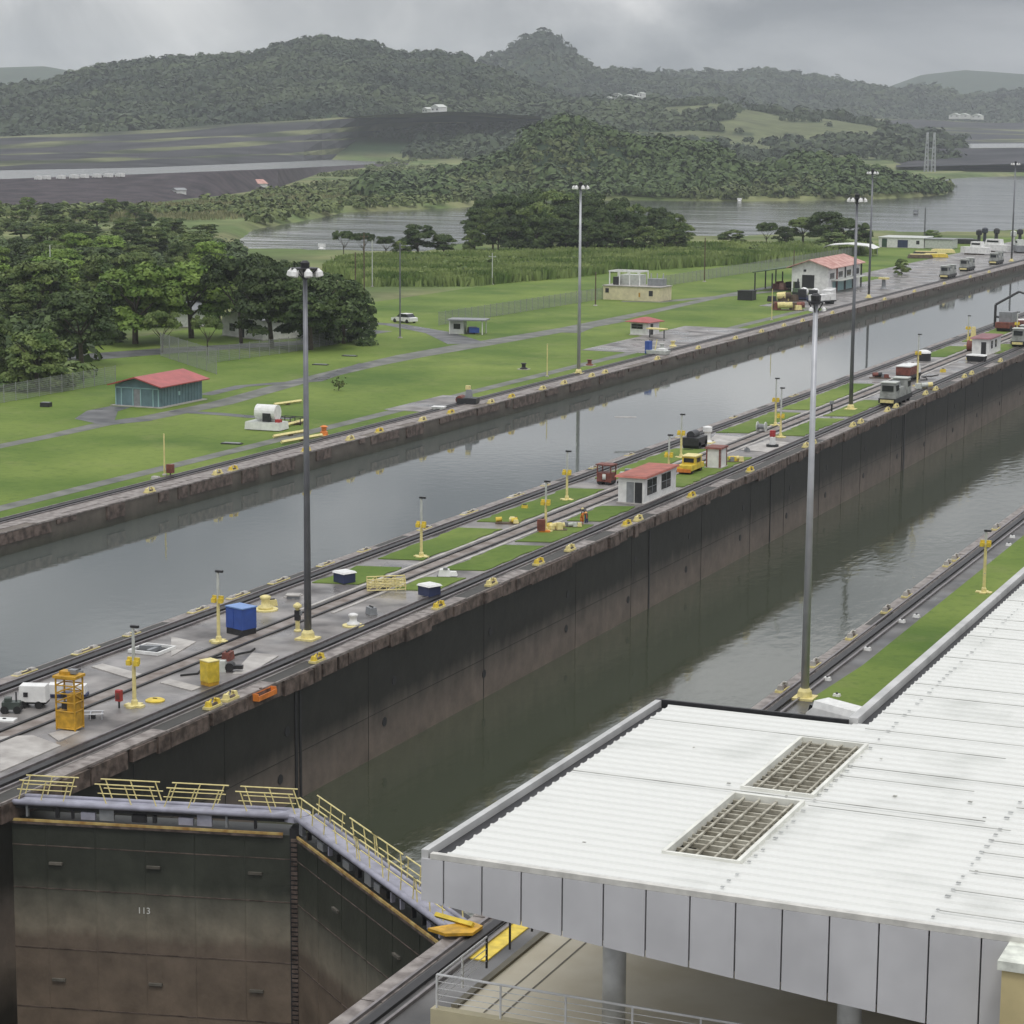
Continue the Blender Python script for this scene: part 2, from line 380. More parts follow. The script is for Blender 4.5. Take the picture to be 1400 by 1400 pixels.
def px_az(px): d = M @ Vector((px - 700, -500, F)); return math.atan2(d.x, d.y)
def ridge(pts, D):
    az = []; h = []
    for px, py in pts:
        p = atd(px, py, D); az.append(math.atan2(p.x, p.y)); h.append(p.z)
    return np.array(az), np.array(h)
RIDGES = [  # (profile, distance, half depth front, half depth back, tree height)
    (ridge([(-900, 130), (-400, 110), (-100, 120), (0, 118), (60, 110), (100, 98), (125, 89), (180, 82), (250, 74), (340, 72), (370, 62), (400, 53), (450, 48), (500, 58), (560, 72), (600, 69), (640, 78), (690, 96), (740, 118), (800, 140), (900, 170)], 3300), 3300, 1000, 900, 8),
    (ridge([(560, 150), (640, 92), (665, 84), (690, 71), (712, 57), (726, 49), (738, 45), (750, 49), (762, 58), (790, 79), (812, 95), (900, 104), (1000, 120), (1100, 170)], 4600), 4600, 900, 800, 3),
    (ridge([(700, 120), (800, 100), (870, 98), (960, 97), (1000, 99), (1050, 94), (1100, 101), (1150, 109), (1200, 117), (1230, 121), (1260, 115), (1310, 128), (1340, 131), (1380, 124), (1400, 122), (1600, 118), (2000, 140)], 5400), 5400, 1100, 900, 8),
    (ridge([(1000, 180), (1180, 130), (1260, 101), (1320, 94), (1400, 100), (1460, 112), (1600, 120), (1900, 118)], 8200), 8200, 900, 700, 0),
    (ridge([(-600, 80), (-300, 84), (-50, 86), (0, 92), (60, 90), (110, 99), (200, 110), (400, 160)], 7600), 7600, 900, 700, 0),
    (ridge([(560, 178), (620, 168), (700, 148), (760, 138), (820, 133), (900, 135), (960, 131), (1020, 138), (1080, 150), (1130, 153), (1200, 164), (1260, 176), (1320, 182)], 2900), 2900, 900, 700, 7),
    (ridge([(515, 275), (545, 255), (600, 226), (650, 212), (700, 190), (722, 166), (745, 148), (770, 143), (800, 154), (850, 168), (920, 178), (980, 190), (1040, 216), (1065, 205), (1090, 185), (1120, 176), (1180, 182), (1230, 206), (1255, 232), (1292, 262), (1310, 290)], 1420), 1420, 210, 260, 9),
]
def terrain_z(X, Y):
    X = np.asarray(X, float); Y = np.asarray(Y, float)
    d = np.hypot(X, Y); az = np.arctan2(X, Y)
    sd = seg_dist(X, Y, lake_poly); ins = inside(X, Y, lake_poly)
    z = np.where(ins, -2.2 - np.clip(sd * 0.15, 0, 4), -2.2 + np.clip((sd + 1 + (fbm(X / 15, Y / 15) - 0.5) * 4) * 0.35, -0.1, 2.15))
    for (a, h), D, f, b, th in RIDGES:
        hh = np.interp(az, a, h, left=-5, right=-5) - th
        if D < 2000: hh = hh * np.clip(sd / 130, 0, 1) ** 0.75
        t = np.where(d < D, (D - d) / f, (d - D) / b)
        shp = np.clip(1 - t, 0, 1); shp = shp * shp * (3 - 2 * shp) * 0.55 + shp * 0.45
        nn = (fbm(X / (f * 0.16), Y / (f * 0.16), 5) - 0.5)
        rz = hh * shp * (1 + nn * 0.55 * (1 - shp) * 1.6)
        z = np.where((hh > 0) & (shp > 0.001) & ~ins, np.maximum(z, rz - 0.3), z)
    z = np.where((X > -160) & (Y < 785), -26.0, z)
    return z
nd, na = 430, 760
ds = 205 * (9600 / 205) ** (np.arange(nd) / (nd - 1)); azs = np.radians(np.linspace(-60, 14, na))
DD, AA = np.meshgrid(ds, azs, indexing='ij'); TX = DD * np.sin(AA); TY = DD * np.cos(AA); TZ = terrain_z(TX, TY)
n_a = fbm(TX / 90, TY / 90, 5); n_b = fbm(TX / 30 + 9, TY / 30, 4)
g1 = np.array([0.095, 0.135, 0.042]); g2 = np.array([0.19, 0.20, 0.09]); fo = np.array([0.022, 0.042, 0.018]); soil = np.array([0.12, 0.10, 0.07])
mix = np.clip((n_b - 0.35) * 4, 0, 1)[..., None]
colr = g1 * (1 - mix) + g2 * mix
hillm = np.clip((TZ - 3) / 6, 0, 1)[..., None]
azp = [px_az(x) for x in (780, 1320)]
open_ = ((DD > 2000) & (DD < 2900) & (AA > azp[0]) & (AA < azp[1]) & (n_a > 0.44))[..., None]
hc = np.where(open_, g2 * 0.5 + fo * 0.5, fo)
colr = colr * (1 - hillm) + hc * hillm
V = np.stack([TX, TY, TZ], -1).reshape(-1, 3)
terr = grid_mesh('hills_terrain', V, colr.reshape(-1, 3), nd, na, attr_mat('terrain_cover', scale=0.03, amt=0.5))
struct(terr, 'rolling green land and wooded hills behind the lake', 'terrain')

# base bed under everything, out of sight below the water
lake_m = water_mat('lake_water', (0.06, 0.066, 0.06), 0.12, 0.30, 0.12, ior=1.7, stretch=(0.35, 1, 1), patch=0.03)
lw_m = water_mat('upper_chamber_water', (0.085, 0.096, 0.088), 0.04, 0.006, 0.8, ior=1.8)
rw_m = water_mat('lower_chamber_water', (0.046, 0.053, 0.031), 0.07, 0.05, 0.9, ior=1.75, stretch=(1, 0.5, 1), patch=0.045)
struct(MB().add([(-2400, 775, LAKE_Z), (1500, 775, LAKE_Z), (1500, 3400, LAKE_Z), (-2400, 3400, LAKE_Z), (-2400, 300, LAKE_Z), (-190, 300, LAKE_Z), (-190, 775, LAKE_Z)],
                [(0, 1, 2, 3), (4, 5, 6, 0)]).build('lake_water', lake_m), 'grey rippled lake beyond the locks', 'lake')
struct(MB().add([(LBX - 1, -60, LAKE_Z), (WX0 + 1, -60, LAKE_Z), (WX0 + 1, 776, LAKE_Z), (LBX - 1, 776, LAKE_Z)], [(0, 1, 2, 3)]).build('chamber_water', lw_m), 'still grey water filling the far lane nearly to the brim', 'water')
struct(MB().add([(WX1 - 1, 100.5, -8.8), (-57.25, 105.2, -8.8), (NBX + 1, 91.2, -8.8), (NBX + 1, 776, -8.8), (WX1 - 1, 776, -8.8)], [(0, 1, 2, 3, 4)]).build('chamber_water', rw_m), 'dark green water low in the near lock chamber', 'water')
struct(MB().add([(WX1 - 1, -60, -23), (NBX + 1, -60, -23), (NBX + 1, 106, -23), (WX1 - 1, 106, -23)], [(0, 1, 2, 3)]).build('canal_water', rw_m), 'dark water below the closed gates', 'water')

# lawn of the left bank and the ground of the near bank
lawn = MB().add([(-215, -60, 0), (-125.9, -60, 0), (-125.9, 790, 0), (-150, 800, 0), (-181, 745, 0), (-205, 640, 0), (-215, 500, 0)], [(0, 1, 2, 3, 4, 5, 6)]).build('lawn', lawn_m)
struct(lawn, 'bright green mown lawn beside the far lane', 'lawn')
nearg = MB().add([(NBX + 0.9, -60, 0), (60, -60, 0), (60, 790, 0), (NBX + 0.9, 790, 0)], [(0, 1, 2, 3)]).build('near_bank_ground', mat('near_bank_asphalt', (0.055, 0.055, 0.055), 0.5, col2=(0.13, 0.125, 0.12), scale=0.3, coords='World', detail=8, rvar=0.25))
struct(nearg, 'wet grey paving on the near bank', 'ground')
struct(MB().prism([(-39.1, 139.5), (-37.2, 136.5), (-33, 139), (-30, 150), (-28, 400), (-38.4, 400), (-38.5, 150)], 0.01, 0.06).build('grass_strip', lawn_m), 'green verge on the near bank behind the track', 'grass strip')

# paths over the lawn
def px_strip(pts, wd, z, name, m, label): return struct(strip([at(*p) for p in pts], wd, z, name, m), label, 'path')
px_strip([(-160, 645), (0, 610), (70, 596), (140, 580), (190, 574), (235, 565), (300, 552), (400, 524), (500, 500), (560, 487), (640, 473), (700, 463), (780, 449), (900, 424), (1000, 402), (1080, 388)],
         [2.2, 2.2, 2.2, 2.8, 3.2, 3.4, 3.6, 3.4, 4.0, 5, 5.5, 5, 4.2, 3, 2.6, 2.4], 0.012, 'path', path_m, 'grey road winding across the lawn')
px_strip([(195, 573), (150, 578), (130, 572), (140, 562), (165, 556)], [4, 5, 5, 4, 3], 0.016, 'path', asphalt, 'dark curved path to the teal shed doors')
px_strip([(235, 562), (300, 566), (345, 570), (400, 572)], 2.2, 0.016, 'path', asphalt, 'dark path branching toward the white tank barge')
px_strip([(280, 540), (330, 528), (380, 524), (430, 521), (500, 497)], 2.2, 0.016, 'path', asphalt, 'dark path running behind the teal shed')
px_strip([(640, 470), (600, 455), (540, 444), (480, 440), (420, 447)], [7, 5, 4, 4, 4], 0.02, 'road', asphalt, 'service road leading under the trees')
px_strip([(850, 412), (900, 413), (1000, 404), (1070, 397)], 3, 0.018, 'path', path_m, 'faint track past the cream block building')
px_strip([(780, 455), (800, 447), (850, 438)], 3.5, 0.02, 'path', path_m, 'pale worn paving in the lawn')
# return track strip along the left bank
struct(MB().bb(-130.6, -128.6, -60, 780, 0.0, 0.02).build('towing_path', path_m), 'grey return track strip along the lawn edge', 'path')
struct(MB().bb(-131.5, -126, 264, 282, 0.0, 0.035).build('paving', concrete), 'pale concrete apron by the far lane', 'paving')
struct(MB().bb(-138.5, -126, 350, 402, 0.0, 0.035).build('paving', concrete), 'wet concrete apron near the small red roofed booth', 'paving')
struct(MB().bb(-141, -126, 455, 560, 0.0, 0.035).build('paving', concrete), 'wet concrete yard beside the two storey white building', 'paving')
struct(MB().bb(-150, -126, 560, 775, 0.0, 0.03).build('paving', concrete), 'grey paving where the silver locomotives stand', 'paving')

# ------------------------------------------------------------------ lock walls
cw_face = zoned('lock_wall_face', [(-12, (0.02, 0.018, 0.013)), (-8.9, (0.165, 0.135, 0.108)), (-7.2, (0.145, 0.118, 0.098)), (-5.6, (0.080, 0.069, 0.058)), (-4.6, (0.020, 0.019, 0.015)), (-1.8, (0.016, 0.016, 0.013)), (0, (0.028, 0.026, 0.020))], rough=0.55, streak=0.9)
bank_face = zoned('bank_wall_face', [(-4, (0.03, 0.032, 0.02)), (-2.2, (0.05, 0.052, 0.035)), (-1.4, (0.085, 0.075, 0.06)), (0, (0.13, 0.11, 0.09))], rough=0.7, streak=0.3)

def coping_blocks(x0, x1, y0, y1, step, z, name, m, parent):
    b = MB(); y = y0
    while y < y1:
        L = step * random.uniform(0.8, 1.2); b.bb(x0, x1, y + 0.03, min(y + L, y1) - 0.03, z, z + random.uniform(0.10, 0.17)); y += L
    return b.build(name, m, parent)
wall = T('centre_wall', 'long concrete wall with wet top dividing the two canal lanes', 'lock wall', (0, 0, 0))
MB().yprism([(WX0, -0.01), (WX1, -0.01), (WX1 - 0.05, -27), (WX0, -27)], -60, 776).build('wall_body', cw_face, wall)
MB().bb(WX0 + 1.1, WX1 - 1.0, -60, 776, -0.4, 0.0).build('deck', concrete, wall)
coping_blocks(WX1 - 0.95, WX1 + 0.12, -60, 776, 6, -0.35, 'coping', coping_m, wall).location.z = 0.2
coping_blocks(WX0 - 0.12, WX0 + 1.0, -60, 776, 5, -0.35, 'coping', coping_m, wall).location.z = 0.22
b = MB()
y = -60
while y < 776:
    L = random.uniform(1.2, 5); 
    b.bb(WX1 - 0.05, WX1 + random.uniform(0.14, 0.34), y, y + L - random.uniform(0, .5), random.uniform(-1.25, -0.9), -0.17); y += L
b.build('fender_band', rust_band, wall)
for px, w_ in ((405, 0.32), (434, 0.25), (905, 0.3), (1060, 0.2), (1252, 0.25), (1277, 0.7)):
    yy = at(px, 930 if px < 500 else (715 if px < 1000 else 640 if px < 1100 else 560), -0.5).y
    MB().bb(WX1 - 0.06, WX1 + 0.06, yy - w_ / 2, yy + w_ / 2, -16, -1.3).build('wall_slot', dark, wall)
k = 0
for yy in np.arange(130, 420, 16.6):
    for zz in (-3.6, -6.7):
        a = MB().lathe([(0.34, 0), (0.34, 0.06)], n=12)
        o = a.build('mooring_recess', dark, wall); o.rotation_euler = (0, R_(90), 0); o.location = (WX1 - 0.03, yy + random.uniform(-1, 1) + (zz + 5) * 0.2, zz + random.uniform(-.2, .2)); k += 1
pj = MB(); yy = 104.0
while yy < 560: pj.bb(WX1 - 0.03, WX1 + 0.014, yy, yy + random.uniform(.02, .07), -16, -1.2); yy += random.uniform(8, 21)
pj.bb(WX1 - 0.03, WX1 + 0.010, 101, 560, -5.6, -5.575)
tag(pj.build('pour_joints', mat('joint_dark', (0.012, 0.012, 0.010), 0.8, var=.3), wall), kind='stuff')
lb = T('far_bank_wall', 'mossy low concrete wall edging the green lawn', 'lock wall', (0, 0, 0))
MB().yprism([(-126.0, -0.012), (LBX, -0.012), (LBX, -20), (-126, -20)], -60, 776).build('wall_body', bank_face, lb)
MB().bb(-126, LBX - 1.0, -60, 776, -0.4, 0.03).build('deck', coping_m, lb)
coping_blocks(LBX - 0.95, LBX + 0.1, -60, 776, 5, -0.3, 'coping', coping_m, lb).location.z = 0.17
b = MB(); y = -60
while y < 776:
    L = random.uniform(2, 12); b.bb(LBX - 0.05, LBX + random.uniform(0.1, 0.22), y, y + L * random.uniform(.3, 1), random.uniform(-1.5, -0.5), -0.17); y += L
b.build('fender_band', rust_band, lb)
nb = T('near_bank_wall', 'dark wall edge along the paved near bank', 'lock wall', (0, 0, 0))
MB().yprism([(NBX, -0.012), (NBX + 1.0, -0.012), (NBX + 1.0, -27), (NBX, -27)], -60, 776).build('wall_body', cw_face, nb)
coping_blocks(NBX - 0.1, NBX + 0.9, -60, 776, 5, -0.3, 'coping', coping_m, nb).location.z = 0.18
b = MB(); y = -60
while y < 776:
    L = random.uniform(1, 4); b.bb(NBX - random.uniform(0.12, 0.3), NBX + 0.05, y, y + L * random.uniform(.6, 1), random.uniform(-1.3, -0.7), -0.17); y += L
b.build('fender_band', rust_band, nb)

def tow_rail(x, label, wd=0.5, curb=(0.34, 0.34)):
    t = T('towing_track', label, 'track', (x, 0, 0))
    MB().bb(-wd / 2, wd / 2, -60, 776, 0.02, 0.17).build('rack_trench', rail_m, t)
    MB().bb(-wd / 2 - 0.5, -wd / 2 - 0.36, -60, 776, 0.02, 0.16).build('rail', steel, t)
    MB().bb(wd / 2 + 0.36, wd / 2 + 0.5, -60, 776, 0.02, 0.16).build('rail', steel, t)
    return t
tow_rail(-87.1, 'black towing rack track along the far edge of the centre wall')
tow_rail(-74.3, 'black towing rack track along the near edge of the centre wall')
tow_rail(-125.1, 'black towing rack track between lawn and far lane')
tow_rail(-40.4, 'black towing rack track along the near bank', 0.42)
rt = T('return_track', 'narrow double rail track down the middle of the centre wall', 'track', (-80.4, 0, 0))
for sx in (-0.72, 0.72):
    MB().bb(sx - 0.11, sx + 0.11, -60, 776, 0.02, 0.10).build('rail', rail_m, rt)
MB().bb(-0.5, 0.5, -60, 776, 0.0, 0.03).build('track_bed', mat('track_bed', (0.14, 0.11, 0.09), 0.7, col2=(0.27, 0.24, 0.22), scale=0.8, coords='World', detail=8), rt)
for sx in (-1.35, 1.35):
    MB().bb(sx - 0.15, sx + 0.15, 150, 776, 0.0, 0.055).build('kerb', concrete_l, rt)

# grass plots and slabs on the centre wall
gl = [(160.5, 168.3), (172, 188.7), (192.5, 214.5), (222, 247), (262.5, 284.5), (288, 322), (366, 386), (395, 440), (450, 520)]
gr = [(160.8, 166.5), (170, 182.5), (184.5, 194.5), (196.5, 205.8), (219.5, 243), (263, 281), (284, 303), (376, 394), (402, 470), (480, 560)]
def ragged(xa, xb, ya, yb):
    P_ = []; n = max(3, int((yb - ya) / 1.2))
    for k in range(n + 1): P_.append((xa + random.uniform(-.22, .22), ya + (yb - ya) * k / n))
    for k in range(n + 1): P_.append((xb + random.uniform(-.2, .2), yb - 1 + (ya - yb) * k / n))
    return P_
for i, (a, b_) in enumerate(gl):
    struct(MB().prism(ragged(-82.1, -85.8, a, b_), 0.005, 0.07).build('grass_plot', lawn_m))
for i, (a, b_) in enumerate(gr):
    struct(MB().prism(ragged(-75.5, -78.7, a, b_), 0.005, 0.07).build('grass_plot', lawn_m))
slabs = [[(0, 1008), (45, 1006), (83, 1020), (0, 1056)], [(66, 1004), (92, 997), (109, 1001), (80, 1014)], [(125, 912), (140, 908), (194, 922), (180, 929)],
         [(219, 934), (232, 929), (275, 940), (262, 945)], [(318, 922), (345, 893), (381, 897), (340, 922)], [(387, 817), (400, 811), (415, 813), (402, 820)],
         [(234, 871), (268, 878), (234, 898)], [(840, 570), (870, 570), (870, 571), (841, 571)], [(1012, 615), (1050, 602), (1082, 606), (1052, 619)], [(965, 608), (978, 594), (1012, 598), (985, 612)]]
for q in slabs:
    P = [at(*p) for p in q]
    struct(MB().prism([(p.x, p.y) for p in P], 0.004, 0.05).build('concrete_slab', concrete_l))

# ------------------------------------------------------------------ dam, far water and terraces
def rows_mesh(name, xs, rows, m):
    """rows: list of (function px->py, distance function) giving world points; joined as one sheet"""
    b = MB(); n = len(xs)
    for fy, fd in rows:
        for x in xs:
            b.v.append(tuple(atd(x, fy(x), fd(x) if callable(fd) else fd)))
    for r in range(len(rows) - 1):
        for i in range(n - 1):
            k = r * n + i; b.f.append((k, k + 1, k + n + 1, k + n))
    return b.build(name, m)
def ip(pts): 
    xs = [p[0] for p in pts]; ys = [p[1] for p in pts]
    return lambda x: float(np.interp(x, xs, ys))
riprap = mat('dark_riprap', (0.035, 0.030, 0.036), 0.9, col2=(0.075, 0.062, 0.070), scale=0.09, coords='World', bump=0.5, bscale=0.5, detail=10, spec=0.2)
terr_dark = mat('dark_terrace_rock', (0.022, 0.024, 0.029), 0.9, col2=(0.060, 0.058, 0.064), scale=0.02, coords='World', detail=10, spec=0.2)
terr_green = mat('terrace_grass', (0.035, 0.045, 0.025), 0.9, col2=(0.17, 0.18, 0.09), scale=0.012, lo=0.40, hi=0.60, coords='World', detail=10, spec=0.2)
xs = list(range(-260, 581, 20))
base = ip([(-300, 284), (0, 277), (100, 277), (200, 275), (300, 267), (380, 256), (440, 236), (500, 229), (580, 224)])
crest = ip([(-300, 254), (0, 246), (200, 239), (400, 231), (580, 222)])
far_w = ip([(-300, 240), (0, 233), (200, 229), (400, 221), (580, 212)])
def dist0(f, z=0):
    def g(x):
        p = at(x, f(x), z); return math.hypot(p.x, p.y)
    return g
db = dist0(base)
dcr = lambda x: max(db(x) + 60, 1240)
struct(rows_mesh('embankment', xs, [(lambda x: base(x) + 3, lambda x: db(x) - 30), (base, db), (lambda x: (base(x) + crest(x)) / 2, lambda x: (db(x) + dcr(x)) / 2), (crest, dcr), (lambda x: crest(x) - 1.2, lambda x: dcr(x) + 12), (lambda x: crest(x) + 4, lambda x: dcr(x) + 16)], riprap), 'dark rock embankment beyond the pond', 'embankment')
def zc(x): return atd(x, crest(x), dcr(x)).z
struct(rows_mesh('far_canal_water', xs, [(lambda x: crest(x) - 0.4, lambda x: dcr(x) + 14), (far_w, lambda x: math.hypot(*at(x, far_w(x), zc(x) - 0.3)[:2]))], water_mat('far_water', (0.10, 0.105, 0.10), 0.25, 0.1, 0.2, ior=1.6)), 'pale strip of canal water above the dark embankment', 'water')
dfw = lambda x: math.hypot(*at(x, far_w(x), zc(x) - 0.3)[:2])
def stepped(nm, xs, f0, d0, ftop, dtop, n, label):
    fr = [0.0]
    rt_ = random.Random(n + len(xs))
    for k in range(n): fr += [(k + rt_.uniform(0.62, 0.86)) / n, (k + 1.0) / n]
    wob = lambda x, k: 1.7 * math.sin(x * 0.013 + k * 1.7) + 1.0 * math.sin(x * 0.041 + k * 2.3)
    for k in range(len(fr) - 1):
        a, c = fr[k], fr[k + 1]
        dd = lambda x, q: d0(x) + (dtop - d0(x)) * q
        yy = lambda x, q, kk: f0(x) + (ftop(x) - f0(x)) * q + (wob(x, kk) if 0 < kk < len(fr) - 1 else 0)
        struct(rows_mesh('terraced_bank', xs, [(lambda x: yy(x, a, k), lambda x: dd(x, a)), (lambda x: yy(x, c, k + 1), lambda x: dd(x, c))], terr_dark if k % 2 == 0 else terr_green), label, 'terraces')
ttop = ip([(-300, 196), (0, 187), (100, 182), (200, 178), (300, 170), (400, 165), (500, 158), (620, 152), (760, 160)])
far_w2 = ip([(-300, 240), (0, 233), (200, 229), (400, 221), (580, 212), (760, 206)])
stepped('terraces', list(range(-260, 741, 25)), far_w2, lambda x: math.hypot(*at(x, far_w2(x), min(zc(x), 6) - 0.5)[:2]) , ttop, 2450, 4, 'dark stepped terraces cut below the wooded ridge')
xs2 = list(range(1225, 1701, 25))
b2 = ip([(1200, 226), (1400, 221), (1700, 216)]); c2f = ip([(1200, 204), (1400, 202), (1700, 200)]); w2 = ip([(1200, 197), (1400, 196), (1700, 195)])
struct(rows_mesh('embankment', xs2, [(lambda x: b2(x) + 3, 2050), (b2, 2150), (c2f, 2420), (lambda x: c2f(x) + 1, 2440)], terr_dark), 'far dark embankment across the lake', 'embankment')
struct(rows_mesh('far_canal_water', xs2, [(lambda x: c2f(x) - 0.3, 2435), (w2, 3050)], MATS.get('far_water') or water_mat('far_water', (0.16, 0.165, 0.16), 0.25, 0.1, 0.2, ior=1.6)), 'thin pale water line above the far embankment', 'water')
stepped('terraces', list(range(1010, 1701, 25)), ip([(1000, 190), (1200, 198), (1700, 195)]), lambda x: 3060, ip([(1000, 168), (1100, 160), (1250, 163), (1400, 170), (1700, 172)]), 3900, 4, 'far dark terraces behind the wooded point')

# ------------------------------------------------------------------ vegetation
def rand_unit(n):
    v = rng.normal(size=(n, 3)); return v / np.linalg.norm(v, axis=1, keepdims=True)
def leaf_quads(C, Nn, size, jit=0.7, flat=0.0):
    n = len(C); Nn = Nn + rng.normal(scale=jit, size=(n, 3)); Nn /= np.linalg.norm(Nn, axis=1, keepdims=True)
    r = rand_unit(n); U = np.cross(Nn, r); U /= np.linalg.norm(U, axis=1, keepdims=True) + 1e-9; W = np.cross(Nn, U)
    s = size * rng.uniform(0.55, 1.3, (n, 1)); s2 = s * rng.uniform(0.5, 1.0, (n, 1))
    return np.stack([C - U * s, C - W * s2 * 0.9, C + U * s, C + W * s2], 1)
def crown_points(n_clump, per, H, Rr, z0, kind, seed):
    g = np.random.default_rng(seed); P = []; NN = []
    for k in range(n_clump):
        u = g.random(); th = g.random() * 2 * np.pi
        if kind == 'umbrella': zz = z0 + (H - z0) * (0.55 + 0.4 * g.random()); rad = Rr * math.sqrt(g.random()) * 0.85; cr_ = Rr * 0.26
        elif kind == 'bush': ph = g.random(); zz = z0 + (H - z0) * ph * 0.85; rad = Rr * 0.85 * math.sqrt(max(0.05, 1 - (ph * 0.95) ** 2)) * (0.55 + 0.45 * g.random()); cr_ = Rr * 0.30
        else: ph = 0.15 + 0.8 * g.random(); zz = z0 + (H - z0) * ph * 0.92; rad = Rr * math.sqrt(max(0.05, 1 - (2 * ph - 0.85) ** 2 / 1.4)) * (0.45 + 0.45 * g.random()); cr_ = Rr * 0.30
        cr_ *= g.uniform(0.7, 1.35)
        c = np.array([rad * math.cos(th), rad * math.sin(th), zz])
        m_ = max(20, int(per * g.uniform(0.7, 1.3)))
        d = g.normal(size=(m_, 3)); d /= np.linalg.norm(d, axis=1, keepdims=True); d[:, 2] = np.abs(d[:, 2]) * 1.0 - 0.35
        rr = cr_ * g.uniform(0.6, 1.05, (m_, 1)); P.append(c + d * rr * np.array([1, 1, 0.72])); NN.append(d + np.array([0, 0, 0.35]))
    return np.concatenate(P), np.concatenate(NN)
leafD = leaf_mat('leaf_dark', (0.026, 0.048, 0.013), (0.074, 0.108, 0.032))
leafM = leaf_mat('leaf_mid', (0.045, 0.080, 0.018), (0.145, 0.190, 0.055))
leafB = leaf_mat('leaf_bright', (0.065, 0.125, 0.016), (0.18, 0.26, 0.05))
leafF = leaf_mat('leaf_far', (0.013, 0.026, 0.012), (0.052, 0.072, 0.028), scale=0.009)
leafO = leaf_mat('leaf_olive', (0.045, 0.070, 0.018), (0.14, 0.17, 0.055))
def make_tree_proto(kind, seed, n_clump=38, per=270, lsize=0.045):
    """unit tree: height 1, crown radius ~0.5; returns (trunk mesh, crown mesh vertex quads)"""
    H = 10.0; Rr = {'umbrella': 5.6, 'bush': 5.2, 'round': 4.6, 'tall': 3.4}[kind]; z0 = {'umbrella': 3.5, 'bush': 0.2, 'round': 0.9, 'tall': 1.2}[kind]
    g = np.random.default_rng(seed)
    P, NN = crown_points(n_clump, per, H, Rr, z0, kind, seed); Q = leaf_quads(P, NN, 0.25, jit=0.45)
    tb = MB(); top = Vector((g.uniform(-.4, .4), g.uniform(-.4, .4), H * 0.45))
    tb.tube((0, 0, -0.5), top, 0.32, 0.2, 8)
    for k in range(7):
        th = k * 0.9 + g.uniform(-.3, .3); st = top * g.uniform(0.55, 1.0)
        e1 = st + Vector((math.cos(th) * Rr * 0.35, math.sin(th) * Rr * 0.35, H * 0.16)); e2 = e1 + Vector((math.cos(th) * Rr * 0.3, math.sin(th) * Rr * 0.3, H * 0.16))
        tb.tube(st, e1, 0.13, 0.09, 6); tb.tube(e1, e2, 0.09, 0.04, 5)
    return tb, Q
PROTO = {}
for kind, seeds in (('round', (1, 2, 3)), ('bush', (4, 5)), ('umbrella', (6, 7)), ('tall', (8,))):
    for sd_ in seeds:
        tb, Q = make_tree_proto(kind, sd_)
        for mn, mm in (('D', leafD), ('M', leafM), ('B', leafB)):
            PROTO[(kind, sd_, mn)] = (tb.build('trunk', bark, mesh_only=True) if mn == 'D' else PROTO[(kind, sd_, 'D')][0], quads_mesh('crown', Q, mm))
KSEED = {'round': (1, 2, 3), 'bush': (4, 5), 'umbrella': (6, 7), 'tall': (8,)}
def tree(kind, tone, pos, H, Rad, label, group=None, name='tree', cat='tree'):
    sd_ = random.choice(KSEED[kind]); tm, cm = PROTO[(kind, sd_, tone)]
    R0 = {'umbrella': 5.6, 'bush': 5.2, 'round': 4.6, 'tall': 3.4}[kind] * 1.15
    t = T(name, label, cat, pos, random.uniform(0, 6.28), group); t.scale = (Rad / R0, Rad / R0, H / 10.6)
    for nm, me in (('trunk', tm), ('crown', cm)):
        o = bpy.data.objects.new(nm, me); COL.objects.link(o); o.parent = t
    return t
def px_tree(px, py, top, wpx, kind, tone, label, group=None, name='tree', cat='tree'):
    p = at(px, py); H = hgt(px, py, top); s = pix((p.x, p.y, H / 2))[2] / F
    return tree(kind, tone, p, H, wpx * s / 2, label, group, name, cat)
px_tree(50, 532, 437, 125, 'bush', 'M', 'large rounded green bush tree at the fence, left of the teal shed', name='bush', cat='bush')
px_tree(-35, 528, 395, 140, 'bush', 'M', 'green tree cut by the left edge of the view behind the fence')
px_tree(112, 500, 385, 120, 'round', 'D', 'dark tree just behind the large rounded bush')
px_tree(185, 470, 345, 150, 'round', 'B', 'bright green broad tree up left of the teal shed')
px_tree(262, 462, 345, 140, 'round', 'B', 'bright green tree beside the tall floodlit trees, right of its bright neighbour')
px_tree(150, 435, 335, 110, 'round', 'M', 'mid green tree rising behind the bright green trees')
px_tree(222, 482, 424, 56, 'umbrella', 'M', 'small slim tree standing at the frame gate in the fence')
px_tree(284, 486, 428, 48, 'umbrella', 'M', 'small spindly tree in front of the white house wall')
px_tree(55, 440, 345, 120, 'round', 'M', 'wide tree behind the thin white pole on the left')
px_tree(330, 470, 345, 120, 'umbrella', 'D', 'dark spreading tree over the white house')
px_tree(372, 476, 350, 130, 'round', 'D', 'dark spreading tree behind the nearest floodlight mast, shading the white house')
px_tree(425, 478, 362, 130, 'round', 'D', 'dense dark tree right of the nearest floodlight mast')
px_tree(470, 470, 368, 110, 'bush', 'D', 'dense dark tree at the right end of the shady grove')
px_tree(448, 462, 358, 110, 'bush', 'D', 'broad dark tree low to the ground in the middle of the shady grove')
px_tree(300, 440, 362, 90, 'round', 'M', 'mid green tree between bright trees and shady grove')
px_tree(135, 468, 400, 90, 'bush', 'D', 'low dark tree in the gap left of the bright green trees')
px_tree(350, 440, 350, 90, 'bush', 'D', 'dark tree behind the white house')
px_tree(495, 452, 392, 50, 'bush', 'D', 'small dark bush tree ending the grove on the right')
px_tree(396, 452, 345, 110, 'round', 'D', 'dark tree at the back of the shady grove')
GL = 'leafy green tree massed in the wood left of the pond'
